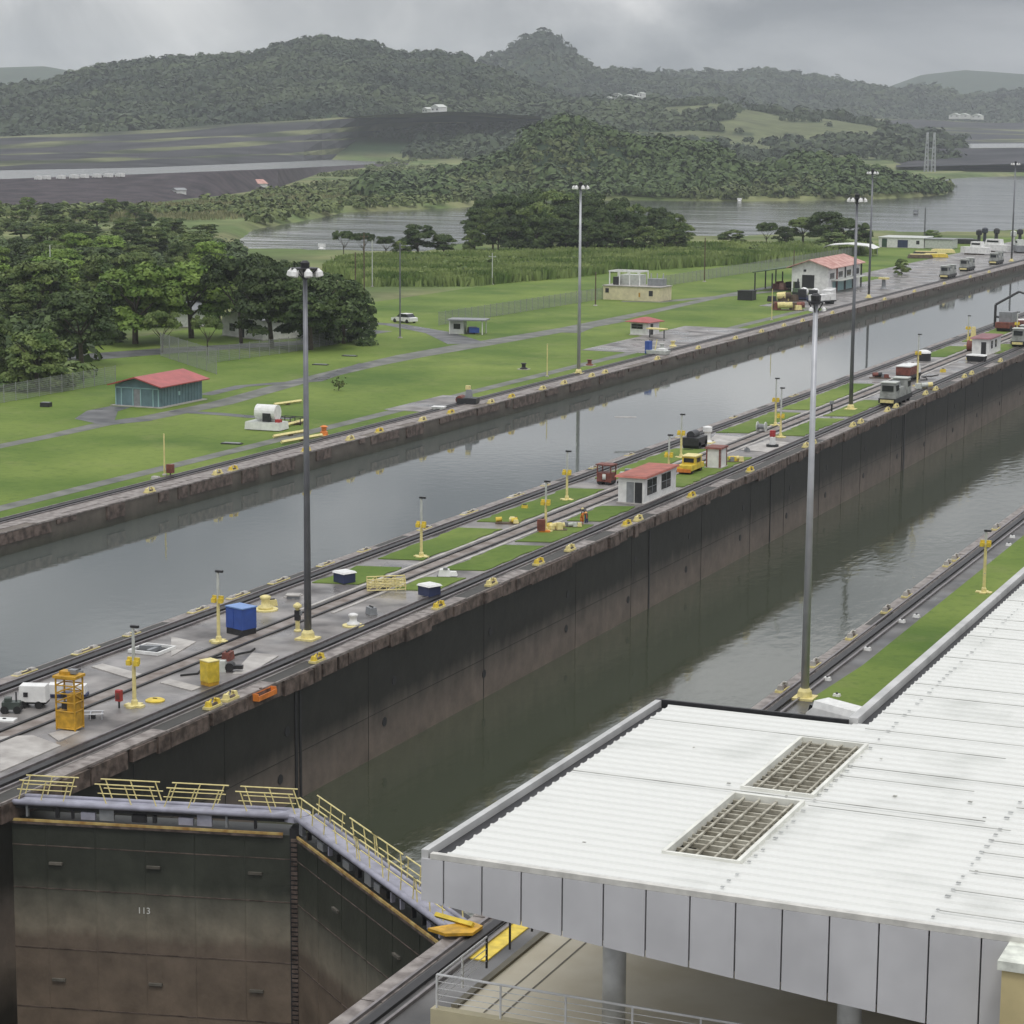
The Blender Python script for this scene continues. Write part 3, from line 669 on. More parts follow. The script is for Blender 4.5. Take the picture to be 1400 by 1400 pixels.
for by, n, hpx in ((445, 5, 85), (425, 6, 78), (405, 7, 70), (385, 8, 64), (366, 9, 58), (348, 9, 50), (332, 9, 42), (316, 8, 36), (303, 7, 31), (292, 6, 27)):
    xr = 300 if by > 350 else (290 if by > 320 else 250)
    if by < 310: xr = 210
    for k in range(n):
        px = -90 + (xr + 90) * (k + random.uniform(0.15, 0.85)) / n
        h = hpx * random.uniform(0.62, 1.08) * (0.9 if by < 370 else 1)
        px_tree(px, by + random.uniform(-6, 6), by - h, h * random.uniform(1.1, 1.7), random.choice(['round', 'round', 'bush', 'tall']), random.choice('DMMBB' if by > 350 else 'DMMM'), GL, 'trees of the wood left of the pond')
GM = 'dark green tree in the tall clump between the pond and the lake'
top_env = ip([(625, 300), (650, 278), (680, 258), (700, 250), (760, 247), (800, 256), (850, 266), (900, 276), (935, 292), (955, 322)])
for by, n in ((349, 12), (341, 11), (332, 10), (323, 8)):
    for k in range(n):
        px = 640 + 305 * (k + random.uniform(0.2, 0.8)) / n
        tp = top_env(px); f_ = {349: 0.62, 341: 0.8, 332: 0.95, 323: 1.0}[by]
        tp = by - (by - tp) * f_ * random.uniform(0.9, 1.05); h = by - tp
        px_tree(px, by - (3 if px > 900 else 0), tp, max(34, h * random.uniform(0.75, 1.0)), random.choice(['round', 'bush', 'round']), random.choice('DDDM'), GM, 'trees of the clump by the lake')
for px, by, tp, w_, kd, tn in ((470, 352, 313, 34, 'umbrella', 'D'), (497, 352, 316, 34, 'umbrella', 'D'), (528, 353, 322, 30, 'umbrella', 'D'), (572, 352, 301, 58, 'round', 'D'), (606, 352, 316, 44, 'round', 'D'), (548, 353, 325, 36, 'bush', 'M')):
    px_tree(px, by, tp, w_, kd, tn, 'small dark tree in the row along the pond shore', 'trees along the pond shore')
for px, by, tp, w_, kd, tn in ((1000, 336, 311, 46, 'round', 'M'), (1048, 338, 303, 34, 'umbrella', 'D'), (1072, 338, 305, 40, 'bush', 'D'), (1098, 336, 292, 56, 'round', 'M'), (1128, 338, 283, 66, 'round', 'D'), (1155, 340, 292, 52, 'round', 'D'), (1140, 343, 314, 70, 'bush', 'M'), (1178, 340, 300, 34, 'round', 'D')):
    px_tree(px, by, tp, w_, kd, tn, 'green tree in the small thicket on the lake shore', 'trees of the shore thicket')

def scatter_crowns(name, X, Y, Z, Rr, m, label, nq=34, ls=0.34, hs=0.8, kind='stuff'):
    n = len(X)
    d = rand_unit(n * nq); d[:, 2] = np.abs(d[:, 2]) * 1.1 - 0.2
    Rq = np.repeat(Rr, nq)[:, None]; C0 = np.repeat(np.stack([X, Y, Z], 1), nq, 0)
    lump = rng.uniform(0.72, 1.12, (n * nq, 1))
    C = C0 + d * Rq * lump * np.array([1, 1, hs])
    Q = leaf_quads(C, d + np.array([0, 0, 0.3]), 1.0, jit=0.22)
    Q = C[:, None, :] + (Q - C[:, None, :]) * (Rq * ls)[:, None, :]
    me = quads_mesh(name, Q, m); o = bpy.data.objects.new(name, me); COL.objects.link(o)
    return tag(o, label, 'forest', None, kind)
# wooded point across the lake and the far ridges: woods nobody could count
def hill_scatter(dmin, dmax, px0, px1, step, r, cond=None):
    a0, a1 = px_az(px0), px_az(px1); X = []; Y = []
    dcur = dmin
    area = (dmax ** 2 - dmin ** 2) / 2 * abs(a1 - a0); n = int(area / step ** 2)
    dd = np.sqrt(rng.uniform(dmin ** 2, dmax ** 2, n)); aa = rng.uniform(a0, a1, n)
    X = dd * np.sin(aa); Y = dd * np.cos(aa); Z = terrain_z(X, Y)
    k = cond(X, Y, Z, dd, aa) if cond else np.ones(n, bool)
    X, Y, Z = X[k], Y[k], Z[k]; R = np.clip(np.exp(rng.normal(scale=0.30, size=len(X))), 0.4, 2.3) * r
    return X, Y, Z + R * 0.35, R
X, Y, Z, R = hill_scatter(1130, 1560, 500, 1330, 5.0, 3.9, lambda X, Y, Z, d, a: (Z > -1.9) & (d < 1540) & ((fbm(X / 45, Y / 45) > 0.30) | (Z < 2.5)))
k = (fbm(X / 55 + 3, Y / 55, 5) + rng.normal(scale=0.05, size=len(X))) < 0.50
scatter_crowns('forest', X[k], Y[k], Z[k], R[k], leafD, 'dark woodland covering the point across the lake', nq=44, ls=0.30)
scatter_crowns('forest', X[~k], Y[~k], Z[~k] - 1.5, R[~k] * 0.8, leafO, 'lighter olive scrub and trees on the point across the lake', nq=40, ls=0.30)
X, Y, Z, R = hill_scatter(2420, 3350, -60, 900, 9.0, 6.0, lambda X, Y, Z, d, a: (Z > 14) & (d > 2500))
scatter_crowns('forest', X, Y, Z, R, leafF, 'hazy woodland on the left ridge', nq=26, ls=0.36)
X, Y, Z, R = hill_scatter(2050, 2900, 560, 1460, 10.5, 6.2, lambda X, Y, Z, d, a: (Z > 5) & ((fbm(X / 90, Y / 90, 5) < 0.44) | (a < azp[0]) | (a > azp[1])))
scatter_crowns('forest', X, Y, Z, R, leafF, 'hazy woodland on the low middle hills', nq=24, ls=0.38)
X, Y, Z, R = hill_scatter(3750, 5450, 560, 1460, 16, 8.5, lambda X, Y, Z, d, a: (Z > 30))
scatter_crowns('forest', X, Y, Z, R, leafF, 'faint woodland on the cone shaped peak and right ridge', nq=16, ls=0.46)
# scrub and meadow left of the pond
def poly_scatter(poly_px, step, r, z=0.0):
    P = [tuple(at(*p))[:2] for p in poly_px]; xs_ = [p[0] for p in P]; ys_ = [p[1] for p in P]
    n = int((max(xs_) - min(xs_)) * (max(ys_) - min(ys_)) / step ** 2)
    X = rng.uniform(min(xs_), max(xs_), n); Y = rng.uniform(min(ys_), max(ys_), n); k = inside(X, Y, P); X, Y = X[k], Y[k]
    zt = terrain_z(X, Y); k = (zt > -1.9) | ((X > -160) & (Y < 785)); X, Y, zt = X[k], Y[k], zt[k]; zt = np.maximum(zt, -0.5)
    R = rng.uniform(0.5, 1.4, len(X)) * r; return X, Y, zt + R * 0.2, R
X, Y, Z, R = poly_scatter([(-150, 330), (300, 335), (320, 320), (420, 292), (560, 285), (640, 280), (660, 262), (540, 248), (440, 252), (300, 275), (100, 284), (-150, 290)], 7, 3.0)
k = fbm(X / 60, Y / 60) > 0.43
scatter_crowns('scrub', X[k], Y[k], Z[k], R[k], leafO, 'olive scrub dotted over the meadow left of the pond', nq=30)
X, Y, Z, R = poly_scatter([(460, 372), (700, 352), (960, 342), (1180, 342), (1010, 360), (850, 370), (640, 388), (520, 384)], 6, 2.0)
k = fbm(X / 30, Y / 30) > 0.47
scatter_crowns('shrubs', X[k], Y[k], np.maximum(Z[k], 0), R[k], leafM, 'low shrubs growing through the tall reeds', nq=50, ls=.24)
X, Y, Z, R = poly_scatter([(400, 262), (440, 240), (530, 222), (700, 206), (700, 268), (640, 276), (520, 272)], 8, 2.6)
k = fbm(X / 40, Y / 40) > 0.52
scatter_crowns('scrub', X[k], Y[k], Z[k], R[k], leafO, 'green scrub on the slope between embankment and pond', nq=30)
# reeds: tall grass between the lawn fence and the shore
def reed_bed(poly_px, n, h, name, m, label):
    P = [tuple(at(*p))[:2] for p in poly_px]; xs_ = [p[0] for p in P]; ys_ = [p[1] for p in P]
    X = rng.uniform(min(xs_), max(xs_), n * 4); Y = rng.uniform(min(ys_), max(ys_), n * 4); k = inside(X, Y, P); X, Y = X[k][:n], Y[k][:n]; n = len(X)
    hh = h * rng.uniform(0.6, 1.15, n) * (0.7 + 0.6 * fbm(X / 12, Y / 12)); th = rng.uniform(0, 6.28, n); wd = rng.uniform(0.18, 0.5, n); ln = rng.normal(scale=0.35, size=(n, 2))
    b0 = np.stack([X, Y, np.full(n, -0.3)], 1); u = np.stack([np.cos(th), np.sin(th), np.zeros(n)], 1) * wd[:, None]
    tp = b0 + np.stack([ln[:, 0], ln[:, 1], hh + 0.3], 1)
    Q = np.stack([b0 - u, b0 + u, tp + u * 0.5, tp - u * 0.5], 1)
    o = bpy.data.objects.new(name, quads_mesh(name, Q, m)); COL.objects.link(o); return tag(o, label, 'tall grass', None, 'stuff')
reed_m = mat('reed_leaf', (0.085, 0.145, 0.030), 0.8, col2=(0.26, 0.32, 0.11), scale=0.07, coords='World', detail=8, spec=0.2)
reed_bed([(470, 360), (560, 355), (700, 350), (960, 340), (1180, 340), (1200, 347), (1010, 362), (850, 372), (780, 380), (640, 392), (520, 388)], 36000, 2.3, 'reeds', reed_m, 'dense tall reeds between the lawn and the clump of trees')
reed_bed([(500, 392), (640, 392), (560, 352), (470, 356), (440, 370)], 6000, 2.0, 'reeds', reed_m, 'low reeds beside the pond shore')
reed_bed([(100, 305), (320, 300), (430, 285), (560, 268), (560, 252), (420, 262), (250, 278), (100, 285)], 12000, 1.6, 'meadow_grass', mat('dry_grass', (0.12, 0.13, 0.05), 0.9, col2=(0.26, 0.25, 0.13), scale=0.05, coords='World', detail=8), 'pale dry meadow grass below the dark embankment')

# ------------------------------------------------------------------ lock gates
A = at(-6, 1090); B = at(402, 1112); Cc = at(612, 1264)
gate_m = zoned('gate_skin', [(-17, (0.16, 0.12, 0.085)), (-12, (0.17, 0.13, 0.095)), (-7.7, (0.15, 0.118, 0.09)), (-7.1, (0.21, 0.185, 0.14)), (-5.4, (0.12, 0.115, 0.09)), (-4.4, (0.042, 0.046, 0.034)), (-1, (0.032, 0.036, 0.027))], rough=0.5, streak=0.55, base_noise=1.6)
def gate(P0, P1, label, segs, both, flip, y_in):
    d = (P1 - P0); L = d.length; rz = math.atan2(d.y, d.x); t = T('lock_gate', label, 'lock gate', (P0.x, P0.y, 0), rz)
    MB().box(L / 2, 1.0, -25, L - 0.25, 1.9, 23.75).build('gate_leaf', gate_m, t)
    st = MB()
    MB().box(L / 2, 0.95, -0.55, L - 0.5, 1.7, 0.22).build('top_beam', dark, t)
    # stepped struts under the walkway
    xx = 0.8
    while xx < L - 0.6:
        MB().box(xx, 0.16, -1.0, random.choice([0.12, 0.45, 0.2, 0.8]), 0.22, random.choice([0.5, 0.62, 0.4])).build('bracket', random.choice([lavender, grey, dark]), t); xx += random.uniform(0.7, 1.9)
    MB().box(L / 2, 0.55, -0.30, L - 0.3, 1.25, 0.12).build('walkway', lavender, t)
    wp = MB(); wp.tube((0.4, 0.02, -0.2), (L - 0.3, 0.02, -0.2), 0.16, n=10); wp.tube((0.4, 1.1, -0.15), (L - 0.3, 1.1, -0.15), 0.12, n=8); wp.build('pipe', lavender, t, smooth=True)
    MB().box(L / 2, -0.06, -1.22, L - 1.2, 0.10, 0.13).build('fender_strip', mat('worn_yellow_timber', (0.30, 0.16, 0.04), 0.7, col2=(0.55, 0.42, 0.16), scale=1.5), t)
    MB().box(L / 2, -0.10, -1.36, L - 1.2, 0.05, 0.12).build('fender_edge', rust_band, t)
    for (s0, s1, sh) in segs:
        for yy in ((0.1, 1.1) if both else (0.1, 1.1)):
            b = MB(); x0, x1 = s0 * L, s1 * L; n = 3 if (s1 - s0) * L > 2.4 else 2
            for i in range(n):
                xx = x0 + (x1 - x0) * (0.08 + 0.84 * i / (n - 1)); b.tube((xx, yy, -0.2), (xx + sh, yy, 1.0), 0.035, n=6)
            b.tube((x0 + sh, yy, 1.0), (x1 + sh, yy, 1.0), 0.038, n=6); b.tube((x0 + sh * .6, yy, 0.5), (x1 + sh * .6, yy, 0.5), 0.03, n=6)
            b.build('railing', creamp, t)
    for zz in (-2.6, -5.0, -8.4, -11.8, -15.2):
        MB().box(L / 2, 0.04, zz, L - 0.5, 0.03, 0.05).build('plate_seam', rust_band, t)
    for q in range(1, 6):
        MB().box(L * q / 6, 0.038, -24, 0.035, 0.03, 22.6).build('plate_seam', gate_m, t)
    for zz in (-3.6, -10.2):
        for fx in ((0.2, 0.53, 0.87) if not flip else (0.3, 0.7)):
            b = MB(); b.box(fx * L, -0.03, zz + (0.1 if fx > .5 else 0), 0.75, 0.14, 0.14); b.build('step_block', mat('weathered_block', (0.12, 0.11, 0.09), 0.8, var=0.3), t)
    return t, L
g1_, L1 = gate(A, B, 'dark steel gate leaf with pale walkway and white 113 mark', [(0.06, 0.24, 0.35), (0.36, 0.56, -0.4), (0.55, 0.74, 0.45), (0.83, 1.02, -0.4)], True, False, 0)
g2_, L2 = gate(B, Cc, 'angled lock gate leaf with double railings, hinged at the near bank', [(0.02, 0.22, 0.2), (0.28, 0.47, -0.35), (0.42, 0.62, -0.2), (0.62, 0.80, 0.2), (0.80, 0.98, -0.2)], True, True, 0)
# mitre post and lock head
MB().box(L1 + 0.05, 0.25, -25, 0.5, 0.9, 24.2).build('mitre_post', dark, g1_)
b = MB(); 
for k in range(76): b.box(L1 + 0.05, -0.22, -21 + k * 0.26, 0.34, 0.12, 0.16)
b.build('mitre_teeth', rust_band, g1_)
MB().lathe([(0.75, 0), (0.75, 0.35), (0.5, 0.45)], x=L1, y=0.6, z=-0.5, n=16).build('mitre_cap', lavender, g1_)
# painted number on the leaf
def text_mesh(body, size, m, parent, loc, rot, name, ext=0.01):
    cu = bpy.data.curves.new(name, 'FONT'); cu.body = body; cu.size = size; cu.extrude = ext; cu.align_x = 'CENTER'
    o = bpy.data.objects.new(name, cu); COL.objects.link(o); dg = bpy.context.evaluated_depsgraph_get(); me = bpy.data.meshes.new_from_object(o.evaluated_get(dg))
    bpy.data.objects.remove(o); me.materials.clear(); me.materials.append(m); q = bpy.data.objects.new(name, me); COL.objects.link(q); q.parent = parent; q.location = loc; q.rotation_euler = rot
    return q
# find the leaf point under pixel (197,1249)
def on_leaf(px, py, P0, P1, off=0.06):
    d = (P1 - P0).normalized(); n = Vector((-d.y, d.x, 0)); o = Vector((0, 0, CAM_H)); r = M @ Vector((px - 700, py - 700, F))
    q0 = P0 + n * 0.05; t_ = (q0 - o).dot(n) / r.dot(n); h = o + r * t_; return (h - P0).dot(d), h.z
fx, fz = on_leaf(197, 1249, A, B)
text_mesh('113', 0.5, mat('number_white', (0.72, 0.72, 0.68), 0.6, var=0.15), g1_, (fx, 0.03, fz), (R_(90), 0, 0), 'number_mark')

# gate recess gear on the near bank
gp = at(628, 1262)
t = T('gate_arm', 'yellow steel gate arm plate at the near bank hinge', 'machinery', (NBX + 0.5, 90.6, 0.2), R_(15))
MB().prism([(-1.5, -0.2), (-0.6, -0.8), (0.6, -0.5), (0.9, 0.5), (0.2, 1.1), (-0.5, 0.5)], 0, 0.14).build('plate', ochre, t)
MB().bar((-1.4, 1.3, 0.25), (0.5, 0.2, 0.25), 0.2).build('arm', yellow, t)
struct(MB().prism([(-39.9, 88), (-38.9, 88), (-38.9, 93.5), (-39.9, 93.5)], 0.01, 0.07).build('paving', yellow), 'yellow painted strip beside the near bank track', 'paving')

# ------------------------------------------------------------------ visitor building roof (foreground)
RZ = 15.0
def r2(px, py, z=RZ): p = at(px, py, z); return (p.x, p.y)
x0 = -28.05; x1 = 8.0; yF = 58.7; xJ = -20.6; yJ = 78.6; yB = 175.0
roof_m = mat('white_roof_sheet', (0.50, 0.51, 0.48), 0.5, col2=(0.66, 0.665, 0.635), scale=0.3, coords='World', detail=10, lo=0.22, hi=0.46)
bld = T('visitor_building', 'large building in the foreground with white ribbed roof and grey panelled fascia', 'building', (0, 0, 0))
holes = [(-21.42, -19.22, 68.9, 75.5), (-21.45, -19.3, 61.5, 68.0)]
b = MB()
def profile(y):      # ribs of the sheeting
    k = y % 0.62
    return 0.055 if k < 0.06 else (0.0)
ys = []
y = yF + 0.15
while y < yB:
    ys += [(y, 0.0), (y + 0.05, 0.065), (y + 0.10, 0.065), (y + 0.15, 0.0)]; y += 0.62
segs_x = [x0 + 0.75, -26, -24, -21.45, -20.45, -19.26, -16, -13, -10, -5, 0, x1]
for (ya, za), (yb, zb) in zip(ys[:-1], ys[1:]):
    for xa, xb in zip(segs_x[:-1], segs_x[1:]):
        ym = (ya + yb) / 2; xm = (xa + xb) / 2
        if ym > yJ - 0.35 and xm < xJ: continue
        if any(h[0] - 0.1 < xm < h[1] + 0.1 and h[2] < ym < h[3] for h in holes): continue
        if ym > yJ and xa < xJ + 0.7: xa = max(xa, xJ + 0.7)
        if xb <= xa: continue
        b.add([(xa, ya, RZ + za), (xb, ya, RZ + za), (xb, yb, RZ + zb), (xa, yb, RZ + zb)], [(0, 1, 2, 3)])
b.build('roof_sheeting', roof_m, bld)
b = MB()   # sheet end laps
for xx in (-19.0, -13.05, -6.2):
    y = yF + 0.6
    while y < yB:
        b.box(xx + random.uniform(-.03, .03), y, RZ + 0.055, random.uniform(0.05, 0.16), 0.09, 0.02); y += random.choice([0.62, 0.62, 1.24])
bl = MB(); y = yF + 1.1
while y < 150:
    xa = random.choice([x0 + 0.8, -19.0, -13.0]) if y < yJ - 1 else random.choice([xJ + 0.8, -13.0])
    xb = min(x1, xa + random.uniform(4, 26)); wq = random.uniform(0.02, 0.05)
    if not any(h[2] - .3 < y < h[3] + .3 and xa < h[1] + .2 and xb > h[0] - .2 for h in holes): bl.bb(xa, xb, y, y + wq, RZ + 0.066, RZ + 0.083)
    y += random.choice([0.62, 1.24, 1.24, 1.86]) 
tag(bl.build('sheet_laps', mat('lap_grey', (0.22, 0.22, 0.20), 0.7, col2=(0.46, 0.46, 0.43), scale=0.6), bld), kind='stuff')
tag(b.build('roof_fasteners', mat('fastener_grey', (0.35, 0.36, 0.35), 0.6, var=0.3), bld), kind='stuff')
b = MB()
for _ in range(60):
    b.box(random.uniform(x0 + 1, x1), random.uniform(yF + 1, 150), RZ + 0.062, random.uniform(0.05, .14), random.uniform(.05, .12), 0.015)
tag(b.build('roof_debris', mat('debris_grey', (0.25, 0.25, 0.22), 0.8, var=0.4), bld), kind='stuff')
b = MB()
for h in holes:
    b.bb(h[0] - 0.12, h[0], h[2] - 0.1, h[3] + 0.1, RZ - 0.1, RZ + 0.16); b.bb(h[1], h[1] + 0.12, h[2] - 0.1, h[3] + 0.1, RZ - 0.1, RZ + 0.16)
    b.bb(h[0], h[1], h[2] - 0.1, h[2], RZ - 0.1, RZ + 0.15); b.bb(h[0], h[1], h[3], h[3] + 0.1, RZ - 0.1, RZ + 0.15)
b.build('opening_frame', mat('frame_white', (0.68, 0.68, 0.62), 0.6, var=0.12), bld)
b = MB()
for h in holes:
    y = h[2] + 0.4
    while y < h[3]:
        b.bb(h[0], h[1], y, y + 0.09, RZ - 0.16, RZ - 0.03); y += random.uniform(0.32, 0.6)
    for fx_ in (0.12, 0.36, 0.62, 0.86):
        xx = h[0] + (h[1] - h[0]) * fx_; b.bb(xx, xx + 0.07, h[2], h[3], RZ - 0.02, RZ + 0.04)
b.build('opening_grid', mat('grid_old_paint', (0.22, 0.20, 0.15), 0.7, col2=(0.50, 0.48, 0.40), scale=2), bld)
b = MB()
for h in holes: b.bb(h[0], h[1], h[2], h[3], RZ - 0.75, RZ - 0.6)
b.build('opening_deck', mat('deck_olive', (0.13, 0.125, 0.09), 0.8, col2=(0.32, 0.30, 0.24), scale=0.9), bld)
# parapet trims: light cap outside, dark gutter inside
cap = mat('cap_metal', (0.46, 0.46, 0.45), 0.5, var=0.14, scale=0.7)
def edge(p, q, nrm, name, off, wd, z0_, z1_, m):
    p = Vector((*p, 0)); q = Vector((*q, 0)); n = Vector((*nrm, 0)); a = p + n * off; c = q + n * off; e_ = n * wd
    return MB().prism([(a.x, a.y), (c.x, c.y), (c.x + e_.x, c.y + e_.y), (a.x + e_.x, a.y + e_.y)], z0_, z1_).build(name, m, bld)
edge((x0, yF), (x0 + 0.15, yJ), (1, 0), 'edge_cap', 0, 0.22, RZ - 0.2, RZ + 0.12, cap)
edge((x0, yF + .3), (x0 + 0.15, yJ - .3), (1, 0), 'gutter', 0.225, 0.50, RZ - 0.25, RZ - 0.12, dark)
edge((x0 + 0.15, yJ), (xJ, yJ), (0, -1), 'edge_cap', 0, 0.12, RZ - 0.2, RZ + 0.14, dark)
edge((xJ, yJ), (xJ + 0.15, yB), (1, 0), 'edge_cap', 0, 0.32, RZ - 0.2, RZ + 0.2, cap)
edge((xJ, yJ), (xJ + 0.15, yB), (1, 0), 'gutter', 0.325, 0.36, RZ - 0.25, RZ - 0.1, dark)
MB().bb(x0 + 0.3, x1, yF - 0.04, yF + 0.16, RZ - 0.12, RZ + 0.045).build('front_flashing', mat('flashing_white', (0.55, 0.54, 0.50), 0.5, var=0.15, scale=2), bld)
def soff(x): return np.interp(x, [x0, -22.3, -15.6, -11.2, -8, x1], [1.40, 1.98, 2.55, 2.85, 3.1, 4.2])
seam = [575.5, 607.6, 661, 715.6, 772.7, 829.7, 888.6, 949.3, 1012.4, 1076.7, 1141.6, 1209.6, 1278.2, 1349.8]
sx = [r2(s_, 1167 + (s_ - 577) * .1276)[0] for s_ in seam] + [-10.2, -8.8, -7.4, -6, -4.6, -3.2, -1.8, -0.4, 1, 2.4, 3.8, 5.2, 6.6, 8.0]
fas_m = mat('fascia_grey', (0.45, 0.45, 0.46), 0.5, col2=(0.54, 0.54, 0.55), scale=0.5, coords='World', detail=10)
for a_, c_ in zip(sx[:-1], sx[1:]):
    g_ = 0.025; za, zb = RZ - soff(a_), RZ - soff(c_); vs = []
    for yy in (yF - 0.06, yF + 0.02):
        vs += [(a_ + g_, yy, za), (c_ - g_, yy, zb), (c_ - g_, yy, RZ - 0.13), (a_ + g_, yy, RZ - 0.13)]
    MB().add(vs, [(0, 1, 2, 3), (7, 6, 5, 4), (0, 4, 5, 1), (1, 5, 6, 2), (2, 6, 7, 3), (3, 7, 4, 0)]).build('fascia_panel', fas_m, bld)
vs = []
for yy, dz in ((yF + 0.03, 0.02), (yJ - 0.05, 0.02)):
    vs += [(x0 + 0.02, yy, RZ - soff(x0) + dz), (x1, yy, RZ - soff(x1) + dz), (x1, yy, RZ - 0.3), (x0 + 0.02, yy, RZ - 0.3)]
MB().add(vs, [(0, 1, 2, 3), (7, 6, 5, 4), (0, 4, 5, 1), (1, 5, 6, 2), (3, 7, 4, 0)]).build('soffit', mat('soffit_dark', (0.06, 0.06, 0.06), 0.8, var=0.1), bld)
MB().bb(-20.3, x1, yJ, yB, 0.0, RZ - 0.3).build('upper_wall', mat('building_cream', (0.50, 0.46, 0.34), 0.7, var=0.08), bld)
TZ_ = 9.0
terr_floor = mat('terrace_floor', (0.72, 0.64, 0.46), 0.6, col2=(0.82, 0.75, 0.58), scale=0.5, coords='World', detail=8)
MB().bb(-28.6, x1, 61.9, yJ, TZ_ - 0.3, TZ_).build('terrace_floor', terr_floor, bld)
MB().bb(-28.45, x1, 62.0, yJ - 0.1, 0, TZ_ - 0.31).build('lower_wall', mat('building_cream', (0.5, 0.46, 0.34)), bld)
MB().bb(-29.1, x1, 61.55, 61.88, TZ_ - 2.8, TZ_ + 0.02).build('parapet', mat('parapet_cream', (0.56, 0.50, 0.32), 0.6, var=0.08), bld)
b = MB()
for xx in (-27.5, -26.9): b.bb(xx, xx + 0.06, 61.95, yJ - .2, TZ_ + 0.004, TZ_ + 0.012)
b.bb(-28.58, -28.35, 61.95, yJ - .2, TZ_, TZ_ + 0.10)
b.build('floor_joint', mat('joint_tan', (0.2, 0.18, 0.13), 0.7), bld)
# balcony railing
for i in range(9):
    xa = -28.95 + i * 2.15
    b = MB(); b.tube((xa, 61.7, TZ_), (xa, 61.7, TZ_ + 1.1), 0.035, n=6); 
    b.tube((xa, 61.7, TZ_ + 1.1), (xa + 2.15, 61.7, TZ_ + 1.1), 0.04, n=6)
    for zz in (0.25, 0.45, 0.66, 0.88): b.tube((xa, 61.7, TZ_ + zz), (xa + 2.15, 61.7, TZ_ + zz), 0.014, n=4)
    b.build('balcony_railing', white, bld)
for i in range(8):
    ya = 61.7 + i * 1.9
    b = MB(); b.bb(-28.98, -28.92, ya - .03, ya + .03, TZ_, TZ_ + 1.05)
    b.tube((-28.95, ya, TZ_ + 1.06), (-28.95, ya + 1.9, TZ_ + 1.06), 0.03, n=6)
    if i < 2:
        for zz in (0.25, 0.45, 0.66, 0.88): b.tube((-28.95, ya, TZ_ + zz), (-28.95, ya + 1.9, TZ_ + zz), 0.02, n=4)
    b.build('balcony_railing', white if i < 2 else dark, bld)
for px_, yy in ((840, 62.6), (1162, 62.6)):
    # column under the fascia
    lo_, hi_ = -27.0, -10.0
    for _ in range(40):
        m_ = (lo_ + hi_) / 2
        if pix((m_, yy, 11.0))[0] < px_: lo_ = m_
        else: hi_ = m_
    MB().lathe([(0.36, 0), (0.36, 5.6)], x=m_, y=yy, z=TZ_, n=24).build('column', mat('column_silver', (0.62, 0.63, 0.62), 0.35, var=0.15, scale=1.5), bld, smooth=True)
    MB().lathe([(0.375, 0), (0.375, 0.03)], x=m_, y=yy, z=TZ_ + 3.3, n=24).build('column_band', dark, bld)
# cream stub wall at the right edge
bx = at(1378, 1300, RZ - 0.2)
t = T('stair_tower', 'cream plastered tower top with pale cap at the right edge of the view', 'building', (bx.x, bx.y, 0))
MB().bb(0.05, 6, -1.0, 0.55, 9, RZ - 0.35).build('wall', mat('tower_cream', (0.50, 0.42, 0.22), 0.7, var=0.1), t)
MB().bb(-0.05, 6.1, -1.1, 0.65, RZ - 0.35, RZ - 0.1).build('cap', mat('cap_pale', (0.6, 0.62, 0.55), 0.7, var=0.2, scale=3), t)

# ------------------------------------------------------------------ high floodlight masts
def mast(x, y, H, m, label, heads=6, rz=0.0, s=1.0):
    t = T('floodlight_mast', label, 'floodlight mast', (x, y, 0), rz, 'tall floodlight masts')
    MB().tube((0, 0, 0.25), (0, 0, H), 0.27, 0.15, 14).build('pole', m, t, smooth=True)
    MB().box(0, 0, 0, 1.4, 1.4, 0.14).lathe([(0.5, 0.14), (0.45, 0.5), (0.3, 0.7)], n=12).build('base', creamp, t)
    b = MB(); b.lathe([(0.95 * s, -0.1), (0.95 * s, 0.0)], z=H, n=16)
    for k in range(4): a = k * math.pi / 2; b.tube((0, 0, H - 0.9), (0.9 * s * math.cos(a), 0.9 * s * math.sin(a), H - 0.1), 0.04, n=5)
    b.lathe([(0.3, 0), (0.34, 0.35), (0.15, 0.5)], z=H, n=10); b.build('lamp_ring', dark, t)
    for k in range(heads):
        a = k * 2 * math.pi / heads + 0.2; c = Vector((1.05 * s * math.cos(a), 1.05 * s * math.sin(a), H - 0.62))
        h = MB().lathe([(0.20, 0), (0.27, 0.05), (0.27, 0.34), (0.17, 0.46), (0.10, 0.60)], n=10).build('floodlight', white, t, smooth=False)
        h.scale = (1.1 * s, 1.1 * s, 1.0 * s); h.location = c; h.rotation_euler = (0.25 * math.sin(a), -0.25 * math.cos(a), 0)
    return t
P = at(421, 874); mast(P.x, P.y, hgt(421, 874, 366), mast_dark, 'tall grey floodlight mast in front on the centre wall, nearest on the left')
P = at(1100, 955); mast(P.x, P.y, hgt(1100, 955, 412), galv, 'pale galvanised floodlight mast on the near bank behind the white roof', 3, s=0.5)
P = at(791, 511); mast(P.x, P.y, hgt(791, 511, 253), galv, 'slim grey floodlight mast on the lawn bank near the small red roofed booth')
P = at(1163, 560); mast(P.x, P.y, hgt(1163, 560, 270), mast_dark, 'grey floodlight mast rising from the grass plots of the centre wall')
ym_ = next(y for y in np.arange(440, 560, .5) if pix((-126.8, y, 0))[0] > 1187); mast(-126.8, ym_, 27.0, mast_dark, 'floodlight mast behind the two storey white building')
mast(-127.2, 645, 27.0, mast_dark, 'distant floodlight mast by the white boats at the right edge')

